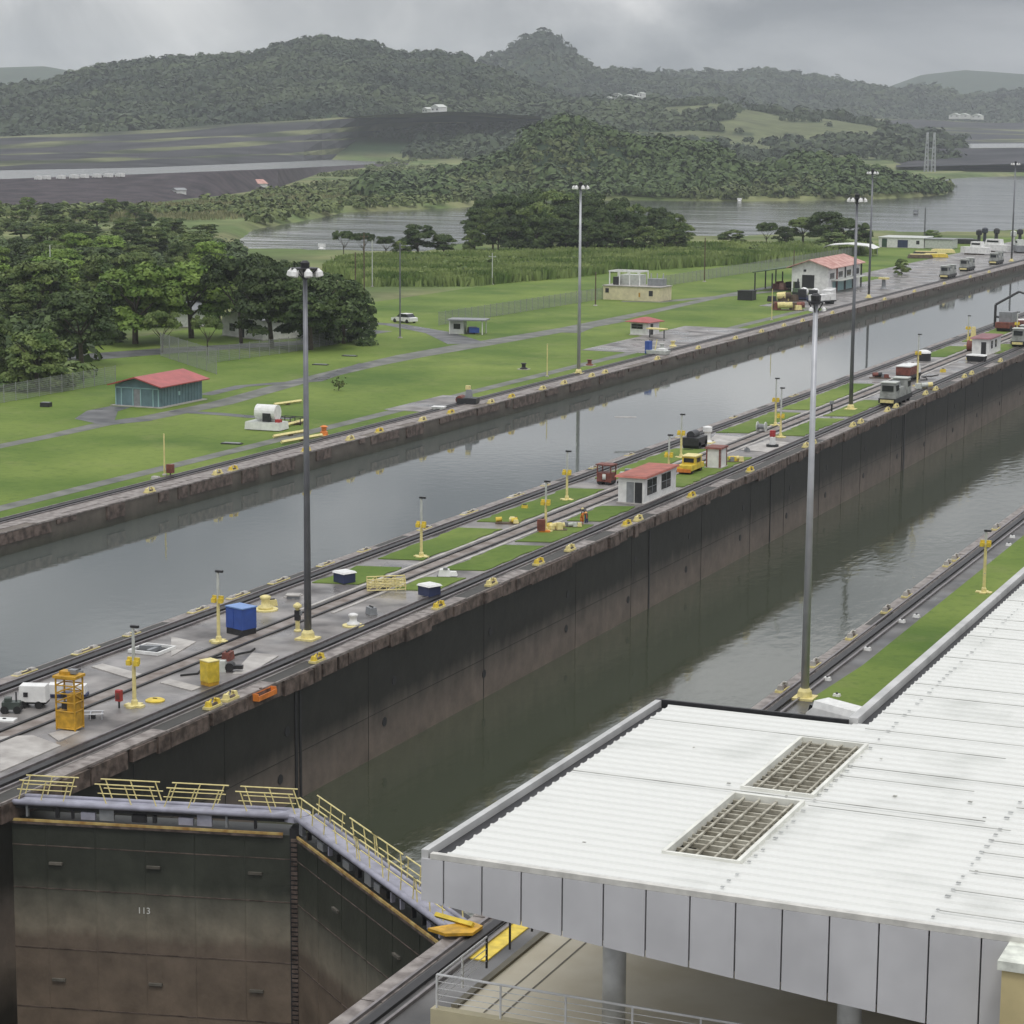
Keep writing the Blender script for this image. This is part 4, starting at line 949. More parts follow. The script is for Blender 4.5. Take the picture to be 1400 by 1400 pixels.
# ------------------------------------------------------------------ signal / light poles
def light_pole(px, by, top, boxy, label, m=creamp, head=dark):
    p = at(px, by); H = hgt(px, by, top); hb = hgt(px, by, boxy)
    t = T('light_pole', label, 'light pole', p, 0, 'cream light poles with yellow lamp boxes')
    MB().box(0, 0, 0, 1.25, 0.5, 0.14).box(0, 0.43, 0.0, 0.5, 0.36, 0.14).box(0, -0.43, 0.0, 0.5, 0.36, 0.14).lathe([(0.22, 0.14), (0.2, 0.4), (0.12, 0.5)], n=10).build('base', creamp, t)
    MB().tube((0, 0, 0.3), (0, 0, hb), 0.13, 0.12, 8).build('lower_pole', m, t)
    MB().tube((0, 0, hb), (0, 0, H - 0.25), 0.11, 0.09, 8).build('upper_pole', silver, t)
    MB().box(0, 0, hb - 0.22, 0.85, 0.16, 0.42).box(0.28, -0.14, hb - 0.3, 0.3, 0.22, 0.32).box(-0.28, -0.14, hb - 0.3, 0.3, 0.22, 0.32).build('lamp_box', yellow, t)
    MB().box(0.12, 0, H - 0.28, 0.55, 0.22, 0.15).build('lamp_head', head, t)
    return t
for a in [(184, 966, 852, 903, 'cream light pole beside the red box, left part of the centre wall'), (299, 878, 777, 818, 'cream light pole next to the blue cabinet'),
          (576, 762, 677, 716, 'cream light pole alone on the first long grass plot'), (746, 727, 655, 686, 'cream light pole by the scattered yellow gear'),
          (775, 684, 614, 645, 'cream light pole left of the rusty red machine'), (914, 660, 592, 621, 'cream light pole at the back corner of the white hut'),
          (931, 626, 564, 591, 'cream light pole behind the yellow mini locomotive'), (1067, 598, 528, 568, 'cream light pole beside the red and white bollard'),
          (1060, 582, 515, 546, 'cream light pole just behind the one at the red bollard'), (1254, 528, 455, 482, 'yellowish light pole near the grey locomotive'),
          (1323, 473, 430, 448, 'pale light pole left of the far maroon roofed booth'), (1345, 811, 722, 742, 'light pole standing in the green verge of the near bank'), (1390, 462, 425, 442, 'pale light pole right of the far maroon roofed booth')]:
    light_pole(*a)
def post(px, by, top, label, m=creamp, r=0.09, cat='post', grp=None, cap_=True, rz=0, arm=False):
    p = at(px, by); H = hgt(px, by, top); t = T('post' if cat == 'post' else 'utility_pole', label, cat, p, rz, grp)
    MB().tube((0, 0, 0), (0, 0, H), r, r * 0.8, 8).build('shaft', m, t)
    MB().lathe([(r * 3, 0), (r * 3, 0.12), (r * 1.6, 0.2)], n=8).build('footing', concrete_l, t)
    if arm: MB().box(0, 0, H - 0.9, 1.9, 0.1, 0.12).box(-.8, 0, H - .78, .1, .1, .2).box(.8, 0, H - .78, .1, .1, .2).build('crossarm', m, t)
    return t
post(225, 650, 593, 'cream post standing on the lawn edge at the left'); post(748, 515, 470, 'pale yellow post left of the slim floodlight mast')
post(1055, 438, 395, 'cream post in front of the scattered gear by the white building')
post(70, 410, 335, 'thin white pole rising among the trees on the left', silver, 0.14, 'utility pole')
post(547, 462, 332, 'tall dark and pale pole by the white car', mast_dark, 0.15, 'utility pole', arm=False)
post(498, 412, 318, 'dark wooden pole with crossarm behind the grove', timber, 0.15, 'utility pole', arm=True)
post(486, 408, 345, 'shorter wooden pole left of the crossarm pole', timber, 0.15, 'utility pole')
post(509, 392, 328, 'pale slim pole right of the crossarm pole', silver, 0.12, 'utility pole')
post(673, 389, 346, 'white slim pole in the grass before the reeds', silver, 0.13, 'utility pole', arm=True)
post(814, 418, 372, 'short dark pole left of the cream block building', timber, 0.15, 'utility pole')
post(963, 385, 325, 'dark pole by the fence before the reeds', timber, 0.15, 'utility pole')
post(1085, 376, 342, 'dark pole behind the green lean-to', timber, 0.15, 'utility pole')
post(1264, 323, 284, 'dark pole on the lake shore by the low white building', mast_dark, 0.3, 'utility pole')
post(298, 352, 330, 'small pale pole at the pond edge', silver, 0.12, 'utility pole')

# ------------------------------------------------------------------ fairleads on the copings
def fairlead_proto():
    t = T('fairlead', '', 'fairlead', (0, 0, 0)); 
    MB().box(0, 0, 0, 0.55, 1.5, 0.16).build('base', creamp, t)
    b = MB()
    for sy in (-1, 1): b.box(0.02, sy * 0.52, 0.16, 0.42, 0.3, 0.32, top=0.7); b.tube((0, sy * 0.4, 0.42), (0.05, sy * 0.18, 0.56), 0.09, 0.06, 7)
    b.box(0.02, 0, .14, .2, 1.1, .08); b.build('horns', yellow, t); MB().tube((0.1, -0.35, 0.22), (0.1, 0.35, 0.22), 0.1, n=8).build('roller', rust_band, t); return t
FP = fairlead_proto(); used = [False]
WF = {'yellow': yellow, 'cream': creamp, 'white': concrete_l, 'orange': orange}
def fairlead(x, y, z, tone, label, grp, rz=0):
    if not used[0]: used[0] = True; c = FP; c.location = (x, y, z); c['label'] = label; c['group'] = grp
    else: c = copy_tree(FP, (x, y, z), rz, label, grp)
    if tone != 'yellow':
        for ch in c.children:
            if ch.name.startswith('horns'): ch.data = HORN[tone]
    c.rotation_euler = (0, 0, rz); return c
HORN = {}
hv_ = [c for c in FP.children if c.name.startswith('horns')][0].data
for k_, m_2 in WF.items():
    d_ = hv_.copy(); d_.materials.clear(); d_.materials.append(m_2); HORN[k_] = d_
for px_, py_, tn, lb_ in ((441, 905, 'yellow', 'yellow fairlead on the wall edge below the nearest mast'), (298, 968, 'yellow', 'yellow fairlead on the wall edge left of the orange trough'), (318, 957, 'cream', 'cream fairlead between yellow fairlead and orange trough'),
                          (605, 832, 'yellow', 'yellow fairlead on the wall edge below the white topped crate'), (743, 772, 'yellow', 'yellow fairlead on the wall edge below the scattered yellow gear'), (673, 800, 'cream', 'cream fairlead between two yellow ones on the wall edge'),
                          (784, 753, 'cream', 'cream fairlead left of the wall slot'), (862, 719, 'yellow', 'yellow fairlead on the wall edge under the white hut'), (876, 712, 'cream', 'cream fairlead beside the yellow one under the hut'),
                          (948, 680, 'yellow', 'yellow fairlead on the wall edge below the yellow mini locomotive'), (1030, 645, 'yellow', 'yellow fairlead on the wall edge right of the booth')):
    P = at(px_, py_); fairlead(WX1 - 0.25, P.y, 0.0, tn, lb_, 'fairleads along the near coping of the centre wall')
for px_ in (1092, 1102, 1157, 1168, 1205, 1217, 1258, 1272, 1312, 1322, 1362):
    py_ = 620 + (px_ - 1090) * (-0.431) + 0; P = at(px_, py_ + 6); fairlead(WX1 - 0.25, at(px_, 702 - (px_ - 880) * 0.431).y, 0, 'cream', 'pale fairlead in the distant row on the centre wall edge', 'distant fairleads on the centre wall')
pos = [(250, 677), (336, 652), (352, 646), (457, 620), (500, 603), (548, 593), (600, 577), (641, 567), (703, 553), (721, 545), (766, 534), (789, 526), (827, 516), (841, 511)]
for i, (px_, py_) in enumerate(pos):
    P = at(px_, py_); fairlead(LBX - 0.3, P.y, 0, 'yellow' if i in (2, 3, 5, 7, 9) else 'cream', 'weathered fairlead on the mossy edge of the lawn side wall', 'fairleads along the lawn side wall')
for i, px_ in enumerate((905, 960, 1010, 1045, 1075, 1100, 1140, 1210, 1250, 1290, 1325, 1350)):
    fairlead(LBX - 0.3, at(px_, 508 - (px_ - 845) * 0.268).y, 0, 'cream', 'weathered fairlead on the mossy edge of the lawn side wall', 'fairleads along the lawn side wall')
for i, px_ in enumerate((30, 110, 215, 258, 330, 370, 430, 520, 600, 650, 690, 735, 800, 862, 930, 1000, 1085)):
    fairlead(WX0 + 0.3, at(px_, 938 - px_ * 0.368).y + random.uniform(-3, 3), 0, 'white', 'pale fairlead block on the far coping of the centre wall', 'fairlead blocks on the far coping').scale = (1, random.uniform(1, 2.2), .45)
t = T('rope_trough', 'bright orange steel trough hung on the wall edge', 'trough', (WX1 + 0.35, at(362, 942).y, -0.55), R_(90))
MB().box(0, 0, 0, 2.4, 0.5, 0.08).box(0, 0.22, 0.08, 2.4, 0.06, 0.35).box(0, -0.22, 0.08, 2.4, 0.06, 0.25).box(1.17, 0, .08, .06, .42, .4).box(-1.17, 0, .08, .06, .42, .4).build('tray', orange, t)
MB().box(0, 0.3, -0.3, 0.2, 0.1, 0.9).build('bracket', rust_band, t)
blk = None
for px_, py_ in ((1067, 944), (1114, 911), (1166, 873), (1213, 837), (1241, 816), (1297, 774), (1307, 766), (1364, 724)):
    P = at(px_, py_); fairlead(NBX + 0.35, P.y, 0, 'white', 'pale fairlead on the near bank coping', 'fairleads on the near bank coping')
for px_, py_ in ((1131, 930), (1144, 953), (1186, 889), (1233, 851), (1253, 844), (1379, 746), (1384, 735)):
    P = at(px_, py_); t = T('marker_block', 'small white block beside the near bank track', 'marker block', P, random.uniform(-.3, .3), 'white marker blocks on the near bank')
    MB().box(0, 0, 0, 0.5, 0.35, 0.22, top=0.8).build('block', white, t); MB().lathe([(0.08, 0.22), (0.08, 0.3)], n=8).build('lug', dark, t)

# ------------------------------------------------------------------ objects on the near part of the centre wall
def at_obj(px, py): return at(px, py)
# yellow lattice tower
P = at(96, 997); t = T('lattice_tower', 'tall ochre steel cage tower on the left of the centre wall', 'steel tower', P, R_(4))
W_ = 1.25; H_ = 3.55
b = MB()
for sx_ in (-1, 1):
    for sy_ in (-1, 1): b.tube((sx_ * W_ / 2, sy_ * 0.5, 0.05), (sx_ * W_ / 2, sy_ * 0.5, H_ - 0.3), 0.06, n=5)
for z_ in (0.15, 1.2, 1.75, 2.3, 2.8, H_ - 0.35):
    for sy_ in (-1, 1): b.tube((-W_ / 2, sy_ * .5, z_), (W_ / 2, sy_ * .5, z_), 0.045, n=5)
    for sx_ in (-1, 1): b.tube((sx_ * W_ / 2, -.5, z_), (sx_ * W_ / 2, .5, z_), 0.045, n=5)
for z_, z2_ in ((1.75, 2.3), (2.3, 2.8)):
    b.tube((-W_ / 2, -.5, z_), (W_ / 2, -.5, z2_), 0.035, n=5); b.tube((W_ / 2, -.5, z2_), (W_ / 2, .5, z_), 0.035, n=5)
b.build('frame', ochre, t)
MB().box(0, 0, 0.15, W_ - 0.02, 0.98, 1.05).build('lower_housing', ochre, t)
MB().box(0.3, 0.05, 1.2, 0.55, 0.8, 1.05).build('side_cabinet', ochre, t)
MB().box(0, 0, H_ - 0.32, W_ + 0.28, 1.25, 0.16).box(-.2, 0.1, H_ - .16, .7, .6, .2).build('top_platform', ochre, t)
MB().box(0.25, 0.1, H_ - 0.1, 0.5, 0.4, 0.25).build('winch', grey, t)
MB().box(-0.2, -0.1, 1.3, 0.35, 0.4, 0.4).box(-.3, -.2, 2.0, .2, .2, .3).build('motor', dark, t)
# white generator trailer and tractor
P = at(45, 966); t = T('generator_trailer', 'white boxy generator trailer behind the ochre tower', 'trailer', P, R_(20))
MB().box(0.1, 0, 0.42, 1.75, 1.1, 1.0, top=0.93, topy=0.88).build('body', white, t)
MB().box(-0.3, -0.54, 0.75, 0.28, 0.06, 0.28).build('vent', dark, t)
MB().box(0, 0, 0.28, 1.9, 0.9, 0.14).build('chassis', dark, t)
for sx_ in (-0.5, 0.5):
    for sy_ in (-.5, .5): MB().tube((sx_, sy_ - .08, 0.24), (sx_, sy_ + .08, 0.24), 0.24, n=12).build('wheel', rubber, t)
P = at(16, 974); t = T('compressor', 'dark grey greenish machine at the left edge beside the white trailer', 'machine', P, R_(25))
MB().box(0, 0, 0.25, 1.1, 0.7, 0.45).box(-.2, 0, .7, .4, .5, .25).build('engine', mat('machine_green', (0.05, 0.065, 0.055), 0.5, var=.3), t)
for sx_ in (-.4, .4): MB().tube((sx_, -.42, .24), (sx_, .42, .24), .24, n=12).build('wheel', rubber, t)
MB().tube((.3, 0, .7), (.3, 0, 1.3), .05, n=6).build('exhaust', dark, t)
P = at(88, 952); t = T('equipment_skid', 'white and blue low skid partly hidden by the ochre tower', 'skid', P, R_(22))
MB().box(0.2, 0, 0.05, 2.6, 0.9, 0.18).build('skid_base', navy, t); MB().box(-.5, 0, .23, .9, .8, .6).build('white_box', white, t); MB().box(1.0, 0, .23, .8, .75, .55).build('white_cover', white, t)
P = at(6, 985); t = T('floor_hatch', 'white flat cover lying at the left edge of the wall', 'cover', P, R_(15)); MB().box(0, 0, 0, 1.4, 0.8, 0.1).build('cover', white, t); MB().box(0, 0, .1, .2, .1, .06).build('handle', dark, t)
P = at(163, 968); t = T('fire_box', 'dark red box on a short stem left of the cream light pole', 'fire box', P, 0)
MB().tube((0, 0, 0), (0, 0, 0.5), 0.06, n=6).build('stem', dark, t); MB().box(0, 0, 0.45, 0.38, 0.3, 0.7).build('box', redp, t); MB().box(0, -.16, .6, .26, .02, .4).build('door', brickred, t)
P = at(212, 958); t = T('manhole_cover', 'round yellow lid lying on the wet concrete', 'lid', P); MB().lathe([(0.62, 0), (0.62, 0.06), (0.5, 0.12), (0.15, 0.14)], n=24).build('lid', yellow, t); MB().box(0, 0, .14, .3, .06, .05).build('handle', dark, t)
P = at(124, 982); t = T('pipe_rack', 'grey tube rack lying beside the ochre tower', 'rack', P, R_(30))
b = MB()
for sy_ in (-.4, .4): b.tube((-.8, sy_, .35), (.8, sy_, .35), .04, n=5)
for sx_ in (-.7, 0, .7): b.tube((sx_, -.4, .35), (sx_, .4, .35), .04, n=5); b.tube((sx_, -.4, 0), (sx_, -.4, .35), .04, n=5); b.tube((sx_, .4, 0), (sx_, .4, .35), .04, n=5)
b.build('frame', galv, t); MB().box(.1, 0, .02, .4, .3, .2).build('weight', dark, t)
# yellow cabinet
P = at(287, 936); t = T('cabinet', 'bright yellow upright cabinet near the wall edge', 'cabinet', P, R_(-22))
MB().box(0, 0, 0.25, 0.95, 0.85, 1.35).build('body', yellow, t); MB().box(0, 0, 1.6, 1.0, 0.9, 0.06).build('lid', creamp, t); MB().box(0, 0, 0.0, 0.9, .8, .25).build('plinth', ochre, t); MB().box(0, -.44, .35, .8, .03, 1.15).build('door', yellow, t)
P = at(311, 918); t = T('winch_unit', 'pale box with black drum beside the yellow cabinet', 'winch', P, R_(20))
MB().box(-.35, 0, 0, 0.6, 0.6, 0.75, top=.8).build('housing', silver, t); MB().tube((.2, -.35, .35), (.2, .35, .35), .3, n=14).build('drum', dark, t); MB().box(.7, 0, .2, .7, .35, .25).build('motor', dark, t)
# blue cabinet
P = at(330, 866); t = T('cabinet', 'large blue equipment cabinet beside the far track', 'cabinet', P, R_(-18))
MB().box(0, 0, 0.45, 1.75, 1.35, 1.5).build('body', blue, t); MB().box(0, 0, 1.95, 1.85, 1.45, 0.08).build('roof', mat('light_blue', (0.16, 0.28, 0.55), 0.4, var=.08), t)
MB().box(0, 0, 0.0, 1.7, 1.3, .45).build('undercarriage', dark, t); MB().box(-.35, -.69, .5, .55, .04, 1.35).build('door', blue, t)
# concrete capstan
def bollard(px, py, label, s=1.0, m=creamp):
    P = at(px, py); t = T('bollard', label, 'bollard', P); t.scale = (s, s, s)
    MB().lathe([(1.0, 0), (1.0, 0.12)], n=20).build('pad', creamp, t); MB().lathe([(0.6, .12), (0.6, .3), (.36, .42), (.32, .75), (.42, .95), (.45, 1.1), (.2, 1.2)], n=20).build('drum', m, t, smooth=True); return t
bollard(363, 834, 'round cream mooring bollard on a pad behind the blue cabinet', 0.95)
bollard(483, 856, 'white mooring bollard right of the nearest mast', 0.8, white)
P = at(401, 818); t = T('hatch_table', 'square pale hatch cover raised near the nearest mast', 'hatch cover', P, R_(20)); MB().box(0, 0, .25, 1.1, 1.0, .08).build('top', concrete_l, t); MB().box(0, 0, 0, .9, .8, .25).build('curb', grey, t)
P = at(407, 863); t = T('valve_stand', 'tall cream valve stand with dark body left of the nearest mast', 'valve stand', P)
MB().lathe([(.28, 0), (.28, .1), (.16, .16), (.16, .75), (.2, .8)], n=12).build('pedestal', creamp, t); MB().box(0, 0, .8, .36, .3, .75).build('gearbox', dark, t)
MB().lathe([(.12, 1.55), (.2, 1.7), (.32, 1.8), (.3, 1.95), (.1, 2.1)], n=12).build('hood', creamp, t); MB().box(.2, 0, 1.2, .3, .12, .3).build('crank', grey, t)
# open hatch frame
P = at(208, 890); t = T('open_hatch', 'white rimmed open hatch with dark gear inside by the far coping', 'hatch', P, R_(0))
b = MB(); 
for x_, y_, sx_, sy_ in ((0, -1.15, 2.4, .14), (0, 1.15, 2.4, .14), (-1.15, 0, .14, 2.2), (1.15, 0, .14, 2.2)): b.box(x_, y_, 0.02, sx_, sy_, .22)
b.build('rim', white, t); MB().box(0, 0, .01, 2.15, 2.15, .05).build('pit', dark, t); MB().box(-.2, .1, .06, 1.5, .3, .3, rz=.4).box(.3, -.4, .06, .3, 1.1, .25).build('gear', grey, t)
# lattice truss frames
P = at(528, 806); t = T('truss_stack', 'stack of cream lattice truss frames by the track', 'truss frames', P, R_(28))
for j in range(4):
    b = MB(); y_ = -0.9 + j * 0.6; z_ = 0.1 + (j % 2) * 0.25; Lh = 1.5
    for zz in (z_, z_ + .5): b.tube((-Lh, y_, zz), (Lh, y_, zz + .1), .05, n=5)
    for k in range(5): xx = -Lh + k * 2 * Lh / 4; b.tube((xx, y_, z_), (xx, y_, z_ + .55), .04, n=5)
    for k in range(4): xx = -Lh + k * 2 * Lh / 4; b.tube((xx, y_, z_), (xx + 2 * Lh / 4, y_, z_ + .55), .035, n=5)
    b.build('truss', creamp, t)
for px_, py_, lb_ in ((471, 797, 'dark blue crate with white lid left of the lattice frames, by the far track'), (587, 815, 'dark blue crate with white lid at the wall edge, right of the lattice frames')):
    P = at(px_, py_); t = T('crate', lb_, 'crate', P, R_(-24)); MB().box(0, 0, .1, 1.3, 1.2, .75).build('body', navy, t); MB().box(0, 0, .85, 1.5, 1.4, .14, top=.85).build('lid', white, t)
P = at(611, 788); t = T('covered_machine', 'small white lumpy covered machine on the grass plot', 'machine', P, R_(20))
MB().box(-.2, 0, .05, 1.0, .8, .55, top=.75).box(.5, .1, .05, .7, .6, .35, top=.7).build('cover', white, t); MB().box(-.1, -.2, .6, .35, .3, .15).build('vent', grey, t); MB().box(0, 0, 0, 1.6, .8, .05).build('skid', dark, t)

def gear_pile(px, py, label, tones, n=6, s=1.0):
    P = at(px, py); t = T('gear_pile', label, 'equipment', P, R_(20)); rr = random.Random(px)
    MB().box(0, 0, 0, 2.2 * s, .8 * s, .12).build('pallet', timber, t)
    for k in range(n):
        x_ = rr.uniform(-1, 1) * s; y_ = rr.uniform(-.3, .3) * s; m_3 = tones[k % len(tones)]
        if k % 2: MB().tube((x_ - .3 * s, y_, .35 * s), (x_ + .25 * s, y_ + .1, .4 * s), .22 * s, n=10).build('roller', m_3, t)
        else: MB().box(x_, y_, .12, .5 * s, .45 * s, rr.uniform(.3, .55) * s, rz=rr.uniform(0, 1), top=.8).build('block', m_3, t)
    return t
gear_pile(694, 716, 'low pile of yellow fittings beside the far track', [creamp, yellow, brickred, creamp], 6)
gear_pile(757, 725, 'row of pale yellow drums in front of the cream light pole', [creamp, creamp, yellow], 7, 1.1)
gear_pile(782, 721, 'grey cable reel pile near the orange clad worker', [silver, grey, creamp], 5, .8)
P = at(740, 728); t = T('fire_box', 'red hydrant cabinet at the head of the yellow gear', 'fire box', P, R_(20)); MB().box(0, 0, .2, .7, .6, 1.0).build('box', brickred, t); MB().box(-.36, 0, .3, .03, .4, .7).build('door', redp, t); MB().box(.3, 0, 0, 1.0, .5, .2).build('skid', orange, t)

# rusty machine, hut, booth, mini locomotive
P = at(829, 662); t = T('winch_machine', 'rust red square machine with open frame behind the white hut', 'machine', P, R_(-5))
MB().box(0, 0, .35, 1.5, 1.3, .9).build('body', brickred, t)
b = MB()
for sx_ in (-.75, .75):
    for sy_ in (-.6, .6): b.tube((sx_, sy_, .3), (sx_, sy_, 2.0), .07, n=5)
b.box(0, 0, .3, 1.5, 1.2, .06); b.build('frame', brickred, t); MB().box(0, 0, 2.0, 1.8, 1.5, .12).build('canopy', brickred, t)
MB().tube((-.1, -.75, .85), (.2, -.6, .85), .3, n=12).build('drum', silver, t)
for sx_ in (-.5, .5): MB().tube((sx_, -.6, .3), (sx_, .6, .3), .3, n=12).build('wheel', rubber, t)
P = at(855, 660); t = T('pump_unit', 'pale grey pump unit between the red machine and the white hut', 'pump', P, R_(10)); MB().box(0, 0, .2, 1.4, .8, .9, top=.8).build('housing', silver, t); MB().box(.3, 0, 1.1, .7, .6, .35).build('filter', grey, t); MB().box(0, 0, 0, 1.6, .9, .2).build('base', dark, t)
def hut(name, label, x, y, sx, sy, h, rz, wallm, roofm, kind='lean', cat='hut', over=.25, win=(), door=None, ridge_x=False, rise=.6):
    t = T(name, label, cat, (x, y, 0), rz)
    MB().box(0, 0, 0, sx + .3, sy + .3, .12).build('plinth', concrete_l, t)
    MB().box(0, 0, .12, sx, sy, h - .12).build('wall', wallm, t)
    o_ = over
    if kind == 'gable':   # ridge along y
        MB().yprism([(-sx / 2 - o_, h - .1), (0, h + rise), (sx / 2 + o_, h - .1), (sx / 2 + o_, h + .04), (0, h + rise + .16), (-sx / 2 - o_, h + .04)], -sy / 2 - o_, sy / 2 + o_).build('roof', roofm, t)
        MB().yprism([(-sx / 2 + .02, h), (sx / 2 - .02, h), (0, h + rise - .02)], -sy / 2 + .01, sy / 2 - .01).build('gable_wall', wallm, t)
    elif kind == 'hip':
        b = MB(); b.box(0, 0, h, sx + 2 * o_, sy + 2 * o_, .1); b.box(0, 0, h + .1, sx + 2 * o_, sy + 2 * o_, rise, top=.12, topy=.3 if sy > sx else .12); b.build('roof', roofm, t)
    else:
        MB().box(0, 0, h, sx + 2 * o_, sy + 2 * o_, .18, top=.96).build('roof', roofm, t)
    for (face, u, z_, w_, h_, m_4) in win:
        nm = 'door' if z_ < .3 else 'window'
        if face == 'f': o = MB().box(u, -sy / 2 - .02, z_, w_, .06, h_).build(nm, m_4, t)
        elif face == 'r': o = MB().box(sx / 2 + .02, u, z_, .06, w_, h_).build(nm, m_4, t)
        elif face == 'l': o = MB().box(-sx / 2 - .02, u, z_, .06, w_, h_).build(nm, m_4, t)
        else: o = MB().box(u, sy / 2 + .02, z_, w_, .06, h_).build(nm, m_4, t)
        if nm == 'window' and m_4 is glass:
            fr = MB()
            if face in 'rl':
                X_ = (sx / 2 + .06) * (1 if face == 'r' else -1); fr.box(X_, u, z_ + h_ / 2 - .03, .03, w_, .06); fr.box(X_, u, z_, .03, .06, h_)
            else:
                Y_ = -(sy / 2 + .06); fr.box(u, Y_, z_ + h_ / 2 - .03, w_, .03, .06); fr.box(u, Y_, z_, .06, .03, h_)
            fr.build('window_frame', grey, o)
    return t
# white hut on the centre wall: front faces the camera (south), long side to the right
hx, hy = at(880, 690).x, at(880, 690).y
hut('hut', 'white hut with red roof and two big dark windows on the centre wall', hx - 1.3, hy + 4.6, 2.7, 9.2, 2.55, 0, white, mat('hut_red_roof', (0.34, 0.10, 0.07), .6, var=.2, scale=1), 'lean', over=.3,
    win=[('f', .75, .12, .75, 2.0, dark), ('f', -.1, .12, .75, 2.0, grey), ('r', -2.5, .8, 2.6, 1.5, glass), ('r', 1.6, .8, 2.6, 1.5, glass)])
bx_, by_ = at(982, 641).x, at(982, 641).y
hut('booth', 'narrow white booth with dark red roof and corners right of the yellow mini locomotive', bx_ - .6, by_ + 1.1, 1.6, 2.2, 2.1, 0, white, brickred, 'lean', cat='booth', over=.15, win=[('f', -.72, .12, .14, 1.95, brickred), ('f', .72, .12, .14, 1.95, brickred), ('r', -1.0, .12, .14, 1.95, brickred), ('r', 1.0, .12, .14, 1.95, brickred)])
P = at(944, 646); t = T('mini_locomotive', 'small yellow rail tractor with open windows on the centre wall', 'rail tractor', P, R_(0))
MB().box(0, 0, .45, 1.6, 4.2, .55).build('body', yellow, t); MB().box(0, .4, 1.0, 1.5, 2.0, .75).build('cab', yellow, t); MB().box(0, .4, 1.75, 1.65, 2.2, .1).build('cab_roof', creamp, t)
for y_ in (-1.4, 1.4): MB().tube((-.7, y_, .35), (.7, y_, .35), .35, n=12).build('wheel', rubber, t)
MB().box(0, -.63, 1.15, 1.1, .06, .45).build('window', glass, t); MB().box(.76, .4, 1.15, .06, 1.2, .45).build('window', glass, t); MB().box(0, -2.15, .3, 1.5, .15, .35).build('buffer', orange, t)
P = at(950, 612); t = T('mobile_crane', 'black machine with a round tank behind the yellow mini locomotive', 'machine', P, R_(0))
MB().box(0, 0, .4, 1.9, 3.2, .9).build('body', dark, t); MB().tube((-.2, -1.0, 1.5), (-.2, .8, 1.5), .5, n=14).build('tank', mat('tank_black', (.03, .03, .035), .4, var=.3), t)
for y_ in (-1.1, 1.1): MB().tube((-.95, y_, .45), (.95, y_, .45), .45, n=12).build('wheel', rubber, t)
P = at(967, 606); t = T('capstan', 'white drum capstan behind the dark machine', 'capstan', P); MB().lathe([(.6, 0), (.6, .2), (.35, .4), (.35, 1.2), (.55, 1.4), (.55, 1.9), (.2, 2.0)], n=14).build('drum', white, t); MB().box(0, 0, 0, 1.5, 1.5, .15).build('base', creamp, t)
gear_pile(1005, 632, 'yellow and olive fittings right of the narrow booth', [yellow, creamp, grey], 5, 1.1)
P = at(1056, 611); t = T('bollard', 'white bollard with red cap on the pale slab', 'bollard', P); MB().lathe([(.6, 0), (.6, .15), (.35, .3), (.32, 1.1), (.2, 1.2)], n=14).build('drum', white, t); MB().box(0, 0, 1.2, .55, .5, .7).build('cap', redp, t); MB().lathe([(.72, 0), (.72, .3)], n=14).build('foot', dark, t)
P = at(1041, 590); t = T('cable_drum', 'grey cable drum on the wet concrete before the double light poles', 'cable drum', P); MB().tube((-.5, 0, .6), (.5, 0, .6), .35, n=12).build('core', grey, t)
for sx_ in (-.5, .5): MB().tube((sx_ - .05, 0, .6), (sx_ + .05, 0, .6), .6, n=14).build('flange', silver, t)
P = at(1137, 563); t = T('marker_post', 'small dark marker post in the grass near the far mast', 'marker post', P); MB().tube((0, 0, 0), (0, 0, 1.0), .12, n=6).build('shaft', dark, t); MB().box(0, 0, 1.0, .5, .3, .4).build('sign_box', grey, t)

# ------------------------------------------------------------------ towing locomotives
loco_paint = mat('loco_silver', (0.26, 0.27, 0.25), 0.45, var=0.3, scale=1.2)
def loco(px, py, label, tone=loco_paint, rz=0, grp='silver towing locomotives'):
    P = at(px, py); t = T('towing_locomotive', label, 'locomotive', P, rz, grp)
    MB().box(0, 0, .45, 2.3, 9.2, .6).build('chassis', dark, t)
    MB().box(0, 0, 1.05, 2.2, 3.4, 1.15, top=.85).build('winch_housing', tone, t)
    for s_ in (-1, 1):
        cb = MB().box(0, s_ * 3.2, 1.05, 2.2, 2.3, 2.0, top=.86, topy=.78).build('cab', tone, t)
        MB().box(0, s_ * 3.2, 3.05, 2.1, 2.1, .12).build('cab_roof', silver, t)
        MB().box(0, s_ * (3.2 + 1.08), 2.0, 1.5, .1, .75).build('window', glass, t)
        for q in (-1, 1): MB().box(q * 1.03, s_ * 3.2, 2.0, .1, 1.3, .75).build('window', glass, t)
        MB().box(0, s_ * 4.55, .5, 1.8, .2, .4).build('buffer', creamp, t)
    for q in (-3.3, -1.2, 1.2, 3.3): MB().tube((-1.1, q, .45), (1.1, q, .45), .42, n=12).build('wheel', dark, t)
    MB().tube((-.5, 0, 2.5), (.5, 0, 2.5), .5, n=12).build('winch_drum', grey, t)
    return t
loco(1224, 551, 'grey towing locomotive on the near track of the centre wall')
loco(1296, 380, 'silver locomotive nearest in the far row on the lawn bank'); loco(1322, 370, 'silver locomotive second in the far row on the lawn bank'); loco(1362, 361, 'silver locomotive third in the far row by the white boats')
loco(1398, 472, 'pale locomotive cut by the right edge on the centre wall')
P = at(1242, 520); t = T('service_truck', 'white topped service truck behind the grey locomotive', 'truck', P, R_(-3))
